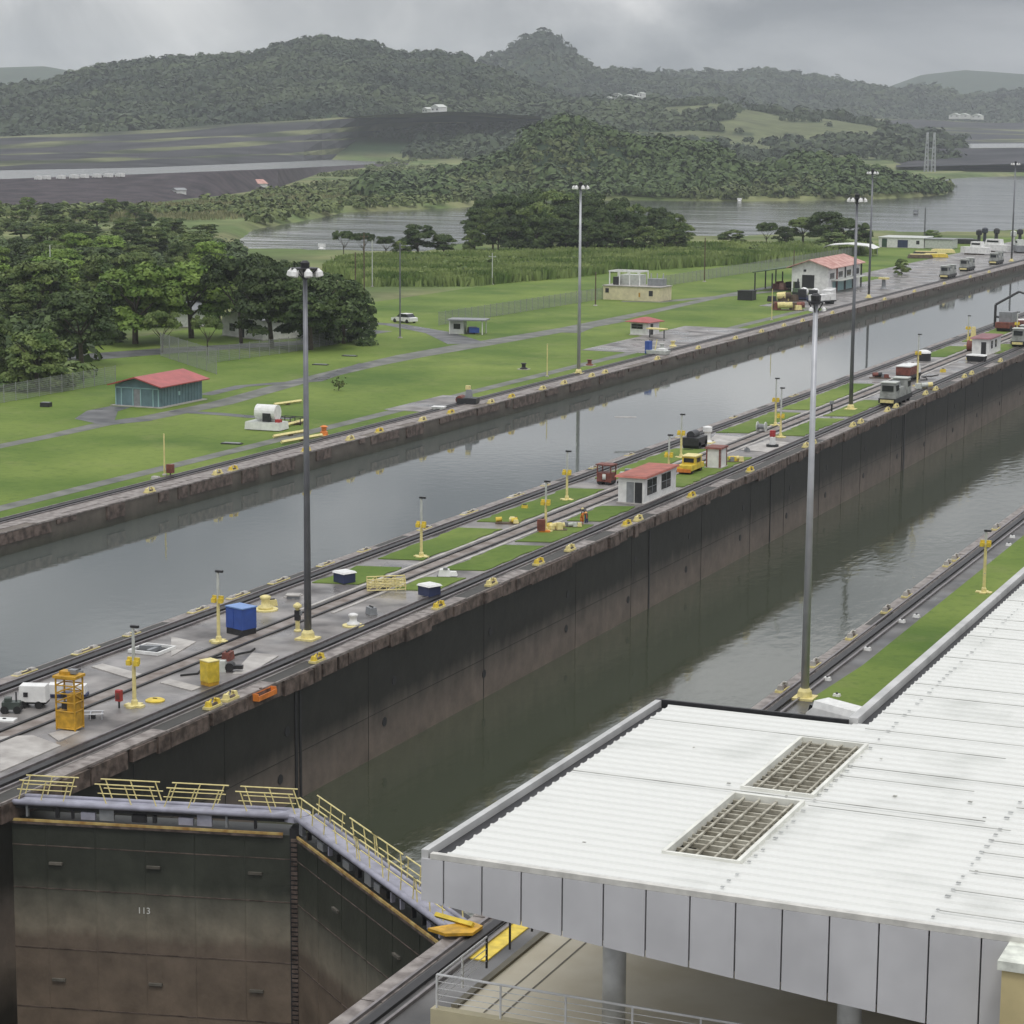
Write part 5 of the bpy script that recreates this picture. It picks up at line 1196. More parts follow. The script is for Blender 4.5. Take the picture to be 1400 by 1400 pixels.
MB().box(0, 0, .5, 2.0, 6.0, .5).build('chassis', dark, t); MB().box(0, 2.0, 1.0, 2.0, 1.8, 1.3, top=.85).build('cab', white, t); MB().box(0, -1.0, 1.0, 2.1, 3.8, 1.2).build('cargo_box', brickred, t); MB().box(0, -1, 2.2, 2.2, 3.9, .15).build('cargo_roof', white, t)
for q in (-1.8, 2.0): MB().tube((-1, q, .45), (1, q, .45), .45, n=12).build('wheel', rubber, t)
P = at(1263, 493); t = T('tank', 'round white topped black tank beside the yellowish light pole', 'tank', P); MB().lathe([(1.1, 0), (1.1, 1.2)], n=16).build('body', dark, t); MB().lathe([(1.15, 1.2), (1.0, 1.5), (.4, 1.7)], n=16).build('lid', white, t)
P = at(1335, 494); t = T('skiff', 'small dark boat with white deck lying on the wall before the maroon booth', 'boat', P, R_(80))
MB().box(0, 0, .9, 1.6, 3.0, .2, top=.9).build('deck', white, t); b = MB(); b.box(0, 0, 0, 1.1, 2.6, .9, top=1.4, topy=1.15); b.build('hull', dark, t)
P = at(1330, 480); t = T('cable_reel', 'rust brown reel on a stand in front of the maroon roofed booth', 'cable reel', P); MB().tube((-.9, 0, .9), (.9, 0, .9), .9, n=14).build('reel', brickred, t); MB().box(0, 0, 1.7, .9, .9, 2.3, top=.6).build('stack', creamp, t)
mx_, my_ = at(1352, 486).x, at(1352, 486).y
hut('booth', 'small white booth with maroon roof far along the centre wall', mx_ - 1.4, my_ + 4.5, 2.8, 9, 2.6, 0, white, mat('maroon_roof', (0.22, .09, .10), .6, var=.2), 'lean', cat='booth', over=.35, win=[('f', .5, .12, .8, 2.0, dark), ('r', -2.5, 1.0, 1.3, 1.2, glass), ('r', .6, 1.0, 1.3, 1.2, glass)])
P = at(1380, 452); t = T('mobile_crane', 'dark crane with folded boom far along the centre wall', 'crane', P, R_(-10))
MB().box(0, 0, .7, 2.6, 7.5, 1.0).build('chassis', brickred, t); MB().box(0, -1, 1.7, 2.4, 2.6, 1.8).build('cab', grey, t)
b = MB(); b.tube((0, 2.5, 2), (-3.8, 2.5, 2.2), .2, n=6); b.tube((-3.8, 2.5, 0.3), (-3.8, 2.5, 4.4), .24, n=6); b.tube((-3.8, 2.5, 4.4), (-.2, 4.5, 6.8), .24, n=6); b.tube((-.2, 4.5, 6.8), (.9, 5, 6.4), .2, n=6); b.build('boom', dark, t)
for q in (-2.5, 0, 2.5): MB().tube((-1.3, q, .6), (1.3, q, .6), .6, n=12).build('wheel', rubber, t)
P = at(1385, 440); gear_pile(1388, 447, 'rust red and white equipment heap beside the dark crane', [brickred, white, dark], 8, 2.6)
P = at(1260, 540); gear_pile(1268, 532, 'pale green boxes at the foot of the yellowish light pole', [silver, creamp, grey], 5, 1.6)
P = at(1205, 515); gear_pile(1203, 517, 'dark hoses and blocks on the wet concrete left of the service truck', [brickred, dark, grey], 5, 1.4)

# ------------------------------------------------------------------ worker
def worker(px, py, label, clothes, pants, pose='bend', rz=0, helmet=white):
    P = at(px, py); t = T('person', label, 'person', P, rz)
    if pose == 'bend':
        J = {'pel': (0, 0, .88), 'ab': (.10, 0, 1.02), 'ch': (.34, 0, 1.18), 'nk': (.50, 0, 1.22), 'hd': (.62, 0, 1.18), 'ls': (.40, .19, 1.16), 'le': (.48, .22, .90), 'lh': (.58, .16, .66), 'rs': (.40, -.19, 1.16), 're': (.48, -.22, .90), 'rh': (.58, -.16, .66),
             'lk': (.06, .11, .48), 'la': (-.04, .12, .08), 'lt': (.14, .13, .04), 'rk': (.10, -.12, .48), 'ra': (.02, -.14, .08), 'rt': (.20, -.15, .04)}
    else:
        J = {'pel': (0, 0, .92), 'ab': (0, 0, 1.10), 'ch': (0, 0, 1.35), 'nk': (0, 0, 1.50), 'hd': (.02, 0, 1.64), 'ls': (0, .20, 1.42), 'le': (.02, .26, 1.14), 'lh': (.12, .24, .92), 'rs': (0, -.20, 1.42), 're': (.02, -.26, 1.14), 'rh': (.12, -.24, .92),
             'lk': (.04, .10, .50), 'la': (0, .11, .08), 'lt': (.16, .12, .04), 'rk': (.0, -.10, .50), 'ra': (-.04, -.12, .08), 'rt': (.12, -.13, .04)}
    rad = {'pel': .15, 'ab': .14, 'ch': .17, 'nk': .065, 'hd': .105, 'ls': .075, 'le': .05, 'lh': .04, 'rs': .075, 're': .05, 'rh': .04, 'lk': .075, 'la': .055, 'lt': .045, 'rk': .075, 'ra': .055, 'rt': .045}
    E_ = [('pel', 'ab'), ('ab', 'ch'), ('ch', 'nk'), ('nk', 'hd'), ('ch', 'ls'), ('ls', 'le'), ('le', 'lh'), ('ch', 'rs'), ('rs', 're'), ('re', 'rh'), ('pel', 'lk'), ('lk', 'la'), ('la', 'lt'), ('pel', 'rk'), ('rk', 'ra'), ('ra', 'rt')]
    ks = list(J); me = bpy.data.meshes.new('body'); me.from_pydata([J[k] for k in ks], [(ks.index(a), ks.index(c)) for a, c in E_], [])
    o = bpy.data.objects.new('body', me); COL.objects.link(o); o.parent = t; me.materials.append(clothes)
    o.modifiers.new('skin', 'SKIN'); o.modifiers.new('sub', 'SUBSURF').levels = 1; o.modifiers['sub'].render_levels = 1
    if not me.skin_vertices: me.attributes  # skin layer is made by the modifier
    try:
        for i, k in enumerate(ks): me.skin_vertices[0].data[i].radius = (rad[k], rad[k])
        me.skin_vertices[0].data[0].use_root = True
    except Exception: pass
    h = Vector(J['hd']); MB().lathe([(.15, 0), (.13, .06), (.06, .13)], x=h.x, y=h.y, z=h.z + .03, n=12).build('helmet', helmet, t)
    MB().lathe([(.07, -.1), (.105, -.02), (.1, .05)], x=h.x + .012, y=h.y, z=h.z, n=10).build('face', skin, t)
    b = MB(); b.tube(Vector(J['pel']) + Vector((0, 0, -.05)), J['lk'], .13, .09, 8); b.tube(J['lk'], J['la'], .09, .075, 8); b.tube(Vector(J['pel']) + Vector((0, 0, -.05)), J['rk'], .13, .09, 8); b.tube(J['rk'], J['ra'], .09, .075, 8); b.build('trousers', pants, t)
    return t
worker(795, 718, 'person in orange overalls bending over the yellow gear', orange, orange, 'bend', R_(-30), mat('helmet_orange', (.6, .3, .1), .5))
worker(802, 715, 'person in dark clothes with pale helmet bending beside the orange clad worker', dark, navy, 'bend', R_(150), creamp)

CL = [('small yellow bin on the wet concrete', yellow), ('small grey box on the wet concrete', grey), ('small rusty block by the track', brickred), ('small cream fitting by the track', creamp)]
spots = [(-84.9, 125.2, 1, 'between the hatch and the far track'), (-84.5, 150.5, 3, 'left of the white lidded crate'), (-78.4, 133.5, 2, 'behind the yellow cabinet'), (-76.3, 151.0, 1, 'near the white bollard'), (-84.8, 200.3, 0, 'on the grass left of the red machine'),
         (-77.6, 247.5, 1, 'just past the narrow booth'), (-84.9, 254.0, 3, 'near the white capstan'), (-78.0, 312.0, 2, 'left of the grey locomotive'), (-84.6, 332.5, 1, 'beyond the service truck'), (-77.2, 343.0, 0, 'near the round tank'), (-84.0, 352.0, 2, 'in front of the round tank'), (-78.0, 364.0, 3, 'just before the maroon roofed booth'), (-85.2, 398.0, 0, 'beyond the maroon roofed booth')]
for x_, y_, k_, w_ in spots:
    t = T('deck_fitting', CL[k_][0] + ' ' + w_, 'fitting', (x_, y_, 0), random.uniform(0, 3)); s_ = random.uniform(.35, .7); MB().box(0, 0, 0, s_ * 1.6, s_, s_ * .9, top=.85).build('body', CL[k_][1], t); MB().tube((-s_ * .5, 0, s_), (s_ * .5, 0, s_), .06, n=5).build('handle', dark, t)
for x_, y0_, lb_ in ((-78.8, 128, 'black hose trailing over the wet concrete near the yellow cabinet'), (-84.3, 245, 'black hose lying beside the dark machine'), (-77.5, 330, 'black hose lying past the grey locomotive')):
    t = T('hose', lb_, 'hose', (x_, y0_, .06)); b = MB(); pr = None; pts = [Vector((math.sin(q * .9) * .7 + math.sin(q * 2.1) * .25, q * .9, 0)) for q in range(11)]
    for u, v_ in zip(pts[:-1], pts[1:]): b.tube(u, v_, .07, n=6)
    b.build('tubing', rubber, t)

# ------------------------------------------------------------------ left bank buildings and things
# teal shed: gable front toward the viewer, ridge running away
a_ = at(155, 556); c_ = at(218, 558); d_ = at(278, 546)
sw = 6.6; sl = 10.6; cx_, cy_ = (c_.x - sw / 2), c_.y + sl / 2
shed = hut('shed', 'teal shed with red metal roof and pale double doors on the lawn', cx_, cy_, sw, sl, 2.75, 0, teal, red_roof, 'gable', cat='shed', over=.75, rise=1.0,
    win=[('f', -1.45, .12, 1.55, 2.15, teal), ('f', 1.5, .12, 1.55, 2.15, teal), ('f', 0, .12, 1.0, 2.15, grey), ('r', -.5, 1.2, .5, .5, teal_l)])
b = MB()
for u_ in (-3.2, -2.35, -.6, .55, 2.4, 3.2): b.box(u_, -sl / 2 - .05, .12, .13, .1, 2.35)
b.box(0, -sl / 2 - .05, 2.35, 6.5, .1, .13); b.build('door_trim', teal_l, shed)
b = MB()
for q in range(14): b.box(sw / 2 + .02, -sl / 2 + .5 + q * .74, .12, .05, .06, 2.6)
tag(b.build('wall_batten', teal, shed), kind=None)
MB().box(0, 0, -.02, sw + 1.1, sl + .9, .1).build('apron', concrete_l, shed)
# white tank barge / trailer on the lawn
P = at(362, 588); t = T('tank_trailer', 'white flat float carrying a large white tank on the lawn', 'tank trailer', P, R_(2))
MB().box(0, .5, .1, 4.6, 2.6, .85, top=.97).build('float', white, t); MB().box(0, .5, .95, 4.4, 2.4, .06).build('deck', silver, t)
MB().tube((-1.35, .8, 2.05), (1.35, .8, 2.05), .95, n=20).build('tank', white, t, smooth=False); MB().box(.35, -.1, 1.05, 1.0, .4, 1.0).build('pump', dark, t); MB().box(1.75, .2, 1.0, .6, .7, .35).build('red_hose', redp, t)
P = at(400, 580); t = T('frame_rack', 'dark metal rack beside the white tank float', 'rack', P, 0); b = MB()
for q in (-1.4, 0, 1.4): b.tube((q, -.6, 0), (q, -.6, .9), .06, n=5); b.tube((q, .6, 0), (q, .6, .9), .06, n=5); b.tube((q, -.6, .9), (q, .6, .9), .05, n=5)
b.tube((-1.4, -.6, .9), (1.4, -.6, .9), .05, n=5); b.tube((-1.4, .6, .9), (1.4, .6, .9), .05, n=5); b.build('frame', dark, t); MB().box(0, 0, .1, 2.4, .8, .2).build('load', timber, t)
for (xa, ya, xb, yb, lb_) in ((375, 556, 412, 551, 'long pale timber beam behind the white tank float'), (374, 600, 420, 592, 'long cream beam in front of the white tank float'), (385, 608, 440, 598, 'cream beam near the orange bollard'), (392, 584, 415, 578, 'short cream beam beside the dark rack')):
    p0 = at(xa, ya); p1 = at(xb, yb); t = T('beam', lb_, 'beam', (p0.x, p0.y, 0)); MB().tube((0, 0, .3), (p1.x - p0.x, p1.y - p0.y, .3), .2, n=4).build('timber', creamp, t)
    MB().box((p1.x - p0.x) / 2, (p1.y - p0.y) / 2, 0, .4, .6, .15).build('support', timber, t)
P = at(443, 596); t = T('bollard', 'orange rust coloured bollard on the lawn side track', 'bollard', P); MB().lathe([(.5, 0), (.45, .5), (.3, .6), (.3, 1.0), (.5, 1.1), (.2, 1.25)], n=12).build('drum', orange, t); MB().box(0, 0, 0, 1.2, 1.2, .1).build('base', creamp, t)
P = at(233, 651); t = T('fire_box', 'dark red box beside the cream post on the lawn edge', 'fire box', P); MB().tube((0, 0, 0), (0, 0, .4), .07, n=6).build('stem', dark, t); MB().box(0, 0, .35, .7, .5, .9).build('box', brickred, t)
P = at(213, 655); t = T('marker_block', 'pale concrete block at the foot of the cream lawn post', 'marker block', P); MB().box(0, 0, 0, .9, .6, .3, top=.8).build('block', concrete_l, t)
P = at(640, 552); t = T('winch_machine', 'dark machine with a pale head on the apron by the far lane', 'machine', P, R_(10)); MB().box(0, 0, .1, 2.6, 2.0, .7).build('base', dark, t); MB().box(.1, 0, .8, .9, .8, 1.1, top=.7).build('body', grey, t); MB().box(0, 0, 1.9, .6, .5, .5).build('head', creamp, t); MB().tube((-1.0, -.9, .6), (-1.0, .9, .6), .5, n=12).build('drum', brickred, t)
P = at(600, 560); t = T('floor_hatch', 'pale hatch boxes on the concrete apron', 'hatch', P, R_(8)); MB().box(0, 0, 0, 1.6, 1.2, .35).build('box', silver, t); MB().box(0, 0, .35, 1.7, 1.3, .08).build('lid', white, t)
P = at(463, 534); t = T('seedling', 'small brownish plant alone on the lawn', 'plant', P); Q_ = leaf_quads(rng.normal(scale=(.5, .5, .35), size=(90, 3)) + np.array([0, 0, 1.0]), rand_unit(90), .18); o = bpy.data.objects.new('foliage', quads_mesh('foliage', Q_, leafO)); COL.objects.link(o); o.parent = t; MB().tube((0, 0, 0), (0, 0, 1.0), .05, n=5).build('stem', bark, t)
for px_, py_, lb_ in ((63, 556, 'small dark box on the grass by the fence, left of the teal shed'), (438, 499, 'dark flat bench lying on the upper lawn'), (478, 487, 'dark drain cover in the upper lawn'), (317, 607, 'dark grating set in the lawn below the tank float')):
    P = at(px_, py_); t = T('utility_box', lb_, 'box', P, R_(10)); w_ = 1.3 if px_ < 100 else 2.4; MB().box(0, 0, 0, w_, .9, .55 if px_ < 100 else .12).build('body', dark, t); MB().box(0, 0, .55 if px_ < 100 else .12, w_ * .8, .7, .05).build('lid', grey, t)
P = at(1021, 410); t = T('utility_box', 'black square container on the grass left of the white building', 'container', P); MB().box(0, 0, 0, 3.2, 3.0, 1.9).build('body', dark, t); MB().box(0, 0, 1.9, 3.4, 3.2, .12).build('lid', rubber, t)
for px_, py_ in ((800, 505), (885, 470), (1003, 558 - 130)):
    pass
# white house in the grove
P = at(325, 466); hs = hut('house', 'white house glimpsed between the dark trees behind the fence', P.x, P.y + 9, 12, 9, 3.4, R_(-25), white, grey, 'gable', cat='house', over=.6, rise=1.4, win=[('f', -3, 1, 1.6, 1.3, glass), ('f', 3, 1, 1.6, 1.3, glass), ('f', 0, .12, 1.1, 2.1, dark), ('r', 0, 1, 1.6, 1.3, glass)])
P = at(222, 448); hs = hut('house', 'small pale house deep in the shade left of the white house', P.x, P.y + 6, 9, 7, 3.0, R_(-25), silver, grey, 'gable', cat='house', over=.5, rise=1.1, win=[('f', -2, 1, 1.3, 1.2, glass), ('f', 2, .12, 1.1, 2.1, dark)])
def fence(p0, p1, h, label, step=2.6, mm=fence_m, wires=9):
    d = (p1 - p0); L = d.length; t = T('wire_fence', label, 'fence', (p0.x, p0.y, 0), math.atan2(d.y, d.x))
    n = max(2, int(L / step))
    tt = MB()
    for k in range(wires): tt.bb(0, L, -.012, .012, .1 + (h - .1) * k / (wires - 1) - .012, .1 + (h - .1) * k / (wires - 1) + .02)
    x_ = 0
    while x_ < L: tt.bb(x_, x_ + .03, -.012, .012, .1, h); x_ += .22
    tag(tt.build('wire_mesh', mm, t), kind='stuff')
    k_n = min(n, 60)
    for k in range(k_n + 1): MB().tube((L * k / k_n, 0, 0), (L * k / k_n, 0, h + .15), .055, n=6).build('fence_post', mm, t)
    return t
fence(at(-80, 566), at(158, 523), 2.3, 'grey wire fence left of the teal shed under the trees')
fence(at(285, 497), at(395, 482), 2.4, 'grey wire fence right of the teal shed before the grove')
fence(at(395, 482), at(505, 462), 2.2, 'shaded wire fence along the dark grove')
fence(at(600, 445), at(830, 408), 2.4, 'tall pale wire fence between the white carport and the cream block building')
fence(at(905, 392), at(1190, 346), 2.4, 'long pale wire fence running toward the low white building', wires=8)
fence(at(220, 487), at(296, 512), 3.6, 'tall grey frame gate behind the teal shed', step=4.5, wires=3)
struct(strip([at(-60, 498), at(120, 488), at(250, 478), at(420, 468), at(520, 452)], [9, 9, 8, 6, 5], .014, 'road', asphalt), 'shaded service road behind the fence', 'road')

# gatehouse, cars
def car(px, py, label, body=white, rz=0, van=False, z=0.0, s=1.0):
    P = at(px, py, z); t = T('parked_car' if not van else 'van', label, 'car' if not van else 'van', P, rz); t.scale = (s, s, s)
    L_, W2 = 4.4, 1.75
    if van:
        MB().yprism([(-.85, .35), (.85, .35), (.85, 1.5), (.7, 1.95), (-.7, 1.95), (-.85, 1.5)], -2.3, 1.7).build('body', body, t); MB().xprism([(1.7, .35), (2.35, .35), (2.3, 1.0), (1.7, 1.5)], -.85, .85).build('bonnet', body, t)
        MB().box(0, 1.95, 1.15, 1.5, .5, .45, topy=.4).build('windscreen', glass, t); 
    else:
        MB().xprism([(-2.2, .3), (2.2, .3), (2.22, .75), (1.1, .92), (-1.7, .95), (-2.2, .85)], -.86, .86).build('body', body, t)
        MB().xprism([(-1.75, .94), (1.15, .9), (.45, 1.42), (-1.2, 1.45)], -.76, .76).build('cabin', glass, t); MB().xprism([(-1.2, 1.44), (.45, 1.42), (.4, 1.49), (-1.15, 1.51)], -.72, .72).build('roof', body, t)
    for q in (-1.4, 1.4):
        for r_ in (-.88, .7): MB().tube((r_, q, .32), (r_ + .18, q, .32), .32, n=14).build('wheel', rubber, t)
    for r_ in (-.6, .6): MB().box(r_, 2.2 if not van else 2.33, .6, .35, .06, .16).build('headlight', silver, t)
    return t
car(553, 441, 'white car parked on the service road left of the carport', white, R_(70), s=1.15)
car(1147, 1001, 'white van with curved roof parked behind the white roof edge', white, R_(62), van=True, s=0.9)
P = at(636, 456); t = T('carport', 'small white flat roofed gatehouse with blue sign on the service road', 'gatehouse', P, R_(12))
MB().box(-1.2, 0, 0, 2.4, 2.6, 2.4).build('wall', silver, t); MB().box(.6, 0, 2.4, 6.8, 4.2, .22).build('roof', grey, t)
for q, r_ in ((3.4, -1.6), (3.4, 1.6), (-2.4, -1.8)): MB().tube((q, r_, 0), (q, r_, 2.4), .1, n=6).build('roof_post', white, t)
MB().box(-1.2, -1.33, .9, 1.2, .05, .9).build('window', glass, t); MB().box(1.9, -1.2, .3, 1.8, .15, .9).build('sign_panel', blue, t); MB().box(1.2, .3, .0, 1.6, 2.4, 1.2, top=.8).build('cart', dark, t)
for k_, (px_, py_) in enumerate(((478, 462), (490, 459), (443, 466), (430, 469))):
    car(px_, py_, ['white car in the shade, second from the right under the grove', 'white car in the shade at the right end of the grove', 'silver car parked under the dark grove', 'grey car parked deep under the grove behind the nearest mast'][k_], [white, silver, silver, grey][k_], R_(30 + 20 * k_))

# cream block building with open white frame behind
P = at(864, 411); t = T('transformer_house', 'low cream yellow building with two dark windows and open white frame on top', 'building', (P.x, P.y + 3.2, 0), R_(-3))
MB().box(0, 0, 0, 13.0, 6.2, 2.9).build('wall', cream, t); MB().box(0, 0, 2.9, 13.4, 6.6, .14).build('roof', concrete_l, t)
MB().box(-5.6, -3.13, 1.5, .8, .06, .9).build('window', dark, t); MB().box(4.4, -3.13, 1.1, .9, .06, 1.1).build('window', dark, t); MB().box(1.8, -3.13, .8, .35, .05, .9).build('vent', ochre, t)
for i_ in range(4):
    for j_ in range(2):
        MB().tube((-6.0 + i_ * 2.3, -1 + j_ * 4.5, 2.9), (-6.0 + i_ * 2.3, -1 + j_ * 4.5, 5.8), .14, n=6).build('frame_post', white, t)
MB().box(-2.6, -1, 5.75, 7.2, .25, .28).build('frame_beam', white, t); MB().box(-2.6, 3.5, 5.75, 7.2, .25, .28).build('frame_beam', white, t); MB().box(-6, 1.2, 5.75, .25, 4.6, .28).build('frame_beam', white, t); MB().box(.9, 1.2, 5.75, .25, 4.6, .28).build('frame_beam', white, t)
MB().box(-1.6, 1.5, 3.0, 4.6, 3, 2.2).build('upper_wall', silver, t); MB().box(-4.6, 0, 3.0, 1.2, 2, 1.7).build('equipment', dark, t)
for q in (2.6, 4.0, 5.4): MB().tube((q, 1.2, 3), (q, 1.2, 5.6), .12, n=6).build('insulator_post', galv, t)
MB().box(4.0, 1.2, 3.0, 3.4, 2.2, 1.5).build('transformer', grey, t)
# small red roofed booth
P = at(877, 459); t = hut('booth', 'small white booth with red hip roof beside the apron', P.x - .2, P.y + 2.2, 3.6, 3.8, 2.3, R_(-12), white, red_roof, 'hip', cat='booth', over=.7, rise=.7, win=[('f', -.4, 1.15, 2.3, .85, glass), ('r', -.6, .12, .8, 1.9, dark)])
P = at(898, 462); t = T('bench', 'pale yellow canopy frame on posts beside the small red roofed booth', 'canopy', P, R_(-8)); MB().box(0, 0, 1.5, 3.4, 1.6, .2).build('canopy', creamp, t)
for q in (-1.4, 1.4): MB().tube((q, 0, 0), (q, 0, 1.5), .1, n=6).build('leg', dark, t)
P = at(888, 484); t = T('workboat', 'blue and white workboat frame standing on the wet apron', 'boat', P, R_(-10)); MB().box(1.6, 0, .1, 3.4, 1.5, .6, top=1.1).build('hull', silver, t); MB().box(-.2, 0, .1, .8, 1.0, 2.0).build('cabinet', blue, t); MB().tube((1.0, 0, .7), (1.2, .3, 2.4), .08, n=6).build('mast', creamp, t); MB().box(2.3, 0, .7, 1.6, 1.0, .3).build('cover', white, t)
for k_, (px_, py_) in enumerate(((716, 505), (905, 478), (920, 474), (806, 500))):
    P = at(px_, py_); t = T('mooring_gear', ['dark capstan on the grass right of the slim mast', 'pale fitting on the wet apron by the workboat', 'pale fitting further right on the wet apron', 'dark red fitting beside the slim floodlight mast'][k_], 'mooring gear', P); MB().lathe([(.6, 0), (.6, .2), (.3, .35), (.3, .8), (.5, .95)], n=12).build('drum', [dark, silver, creamp, brickred][k_], t); MB().box(0, 0, 0, 1.6, 1.4, .08).build('base', concrete_l, t)

# two storey white building with red roof and lean-to
P = at(1132, 401); bw, bl_ = 8.4, 27.0
t = T('workshop', 'two storey white building with faded red roof and green lean-to beside the far lane', 'building', (P.x - bw / 2, P.y + bl_ / 2, 0), 0)
H2 = 5.6
MB().box(0, 0, 0, bw, bl_, H2).build('wall', white, t); MB().yprism([(-bw / 2 + .02, H2), (bw / 2 - .02, H2), (0, H2 + 1.5)], -bl_ / 2 + .01, bl_ / 2 - .01).build('gable_wall', white, t)
MB().yprism([(-bw / 2 - 1, H2 - .25), (0, H2 + 1.55), (bw / 2 + 1, H2 - .25), (bw / 2 + 1, H2 - .08), (0, H2 + 1.75), (-bw / 2 - 1, H2 - .08)], -bl_ / 2 - 1.0, bl_ / 2 + 1.0).build('roof', tile_roof, t)
MB().box(-.4, -bl_ / 2 - .03, 1.0, 2.8, .1, 2.9).build('doorway', dark, t); MB().box(-1.2, -bl_ / 2 - .03, 4.6, .6, .1, .5).build('vent', dark, t)
for k in range(4):
    yy = -bl_ / 2 + 3 + k * 7
    MB().box(bw / 2 + .03, yy, 3.0, .1, 3.4, 1.3).build('window', glass, t)
    MB().box(bw / 2 + .12, yy + 3.6, 0, .3, .35, H2).build('wall_pillar', brickred if k == 0 else dark, t)
MB().box(bw / 2 + .03, 0, 0.1, .1, 20, 2.2).build('lower_opening', teal_l, t); MB().box(bw / 2 + 1.2, 0, 2.6, 2.4, 22, .14).build('awning', silver, t)
for k in range(3): MB().box(bw / 2 + .08, -7 + k * 7, .1, .1, 1.6, 2.0).build('door', dark, t)
MB().yprism([(-bw / 2 - 9, 4.0), (-bw / 2 - .05, 5.4), (-bw / 2 - .05, 5.6), (-bw / 2 - 9, 4.2)], -bl_ / 2 - .5, bl_ / 2 - 6).build('lean_to_roof', mat('green_sheet', (.05, .09, .04), .6, var=.2), t)
for k in range(3):
    for q in (-bw / 2 - 8.5, -bw / 2 - 4.5): MB().tube((q, -bl_ / 2 + k * 8, 0), (q, -bl_ / 2 + k * 8, 4.0), .16, n=6).build('lean_to_post', dark, t)
gear_pile(1076, 396, 'red and rust coloured machine parts under the lean-to', [tile_roof, brickred, dark], 9, 3.2)
gear_pile(1072, 412, 'brown and cream winch parts on the yard before the lean-to', [timber, creamp, dark], 9, 3.2)
gear_pile(1078, 424, 'rusty red and cream beams on the yard edge', [brickred, creamp, timber], 8, 2.8)
def small_truck(px, py, label, rz, cabm=white):
    P = at(px, py); t = T('truck', label, 'truck', P, rz); MB().box(0, 0, .55, 2.0, 6.2, .3).build('chassis', dark, t); MB().box(0, 2.2, .85, 2.0, 1.7, 1.4, topy=.75).build('cab', cabm, t); MB().box(0, 2.7, 1.5, 1.7, .9, .5, topy=.6).build('windscreen', glass, t)
    MB().box(0, -.9, .85, 2.1, 4.0, 1.2).build('cargo_bed', cabm, t)
    for q in (-2, 2.1): MB().tube((-1, q, .45), (1, q, .45), .45, n=12).build('wheel', rubber, t)
    return t
def white_tanks(px, py, label, s=1.0):
    P = at(px, py); t = T('mobile_tank', label, 'tank unit', P, R_(10)); t.scale = (s, s, s); MB().box(0, 0, .3, 2.4, 4.4, .4).build('chassis', navy, t); MB().tube((0, -1.6, 1.5), (0, 1.6, 1.5), .85, n=14).build('tank', white, t); MB().box(0, -1.9, .7, 1.6, .8, 1.5).build('engine', dark, t)
    for q in (-1.4, 1.4): MB().tube((-1.1, q, .4), (1.1, q, .4), .4, n=10).build('wheel', rubber, t)
white_tanks(1098, 410, 'round white tank unit left of the workshop door', 1.1); white_tanks(1113, 412, 'white tank unit with blue frame right in front of the workshop', 1.15); small_truck(1124, 416, 'white pickup truck nearest the wall before the workshop', R_(-30)); small_truck(1133, 409, 'white truck at the front corner of the workshop', R_(5)); 
P = at(1092, 404); t = T('excavator', 'dark green digger with raised cab beside the workshop door', 'digger', P, R_(30)); MB().box(0, 0, .1, 2.2, 3.4, .7).build('tracks', rubber, t); MB().box(0, 0, .8, 2.2, 2.6, .8).build('body', mat('digger_green', (.09, .14, .08), .5, var=.2), t); MB().box(-.5, .4, 1.6, 1.1, 1.4, 1.4).build('cab', glass, t); MB().tube((.4, 1, 1.3), (.5, 3, 3.4), .18, n=6).tube((.5, 3, 3.4), (.5, 4.4, 1.4), .14, n=6).build('boom', dark, t)
P = at(1208, 395); t = T('bollard', 'yellow topped stand on the yard beyond the workshop', 'stand', P); MB().lathe([(.8, 0), (.5, .4), (.4, 2.2)], n=10).build('pedestal', grey, t); MB().box(0, 0, 2.2, 2.2, 1.6, .4).build('top', creamp, t)
P = at(1233, 376); tree('bush', 'M', P, 4.6, 2.6, 'single small dark bush on the lawn beyond the workshop', name='bush', cat='bush')
for k_, (px_, py_) in enumerate(((1258, 353), (1279, 352), (1289, 346), (1265, 349))):
    P = at(px_, py_); t = T('float', ['brownish raft lying on the grass before the lake', 'pale yellow raft nearest the locomotives on the grass', 'yellow container above the pale raft on the grass', 'small dark raft between the others on the grass'][k_], 'raft', P, R_(20)); MB().box(0, 0, .1, 7, 3.4, .9, top=.9).build('hull', [timber, yellow, creamp, dark][k_], t); MB().box(0, 0, 1.0, 5.5, 2.4, .2).build('deck', creamp, t)
# white flat roof shelter and low white building
P = at(1163, 349); t = T('shelter', 'low curved white tent roof behind the workshop', 'shelter', P, R_(4)); MB().yprism([(-7.5, 2.2), (-5.5, 3.1), (0, 3.5), (5.5, 3.1), (7.5, 2.2), (5.5, 2.9), (0, 3.3), (-5.5, 2.9)], -5, 5).build('roof', white, t)
for q in (-6.8, 6.8):
    for r_ in (-4.6, 4.6): MB().tube((q, r_, 0), (q, r_, 2.5), .12, n=6).build('post', galv, t)
P = at(1228, 339); t = hut('low_building', 'long low white building with dark blue door on the lake shore', P.x + .6, P.y + 7, 14, 12, 3.1, 0, white, silver, 'lean', cat='building', over=.3, win=[('f', .5, .12, 3.2, 2.3, navy), ('f', 5.2, 1.2, 1.0, 1.1, dark), ('r', 0, 1.2, 2, 1.1, dark), ('f', -5.2, .12, 1.6, 2.6, mat('door_green', (.04, .08, .05), .6))])
MB().box(11.5, -2, .1, 8.5, 7, 2.7).build('annex_wall', silver, t); MB().box(11.5, -2, 2.8, 9, 7.5, .2).build('annex_roof', grey, t)
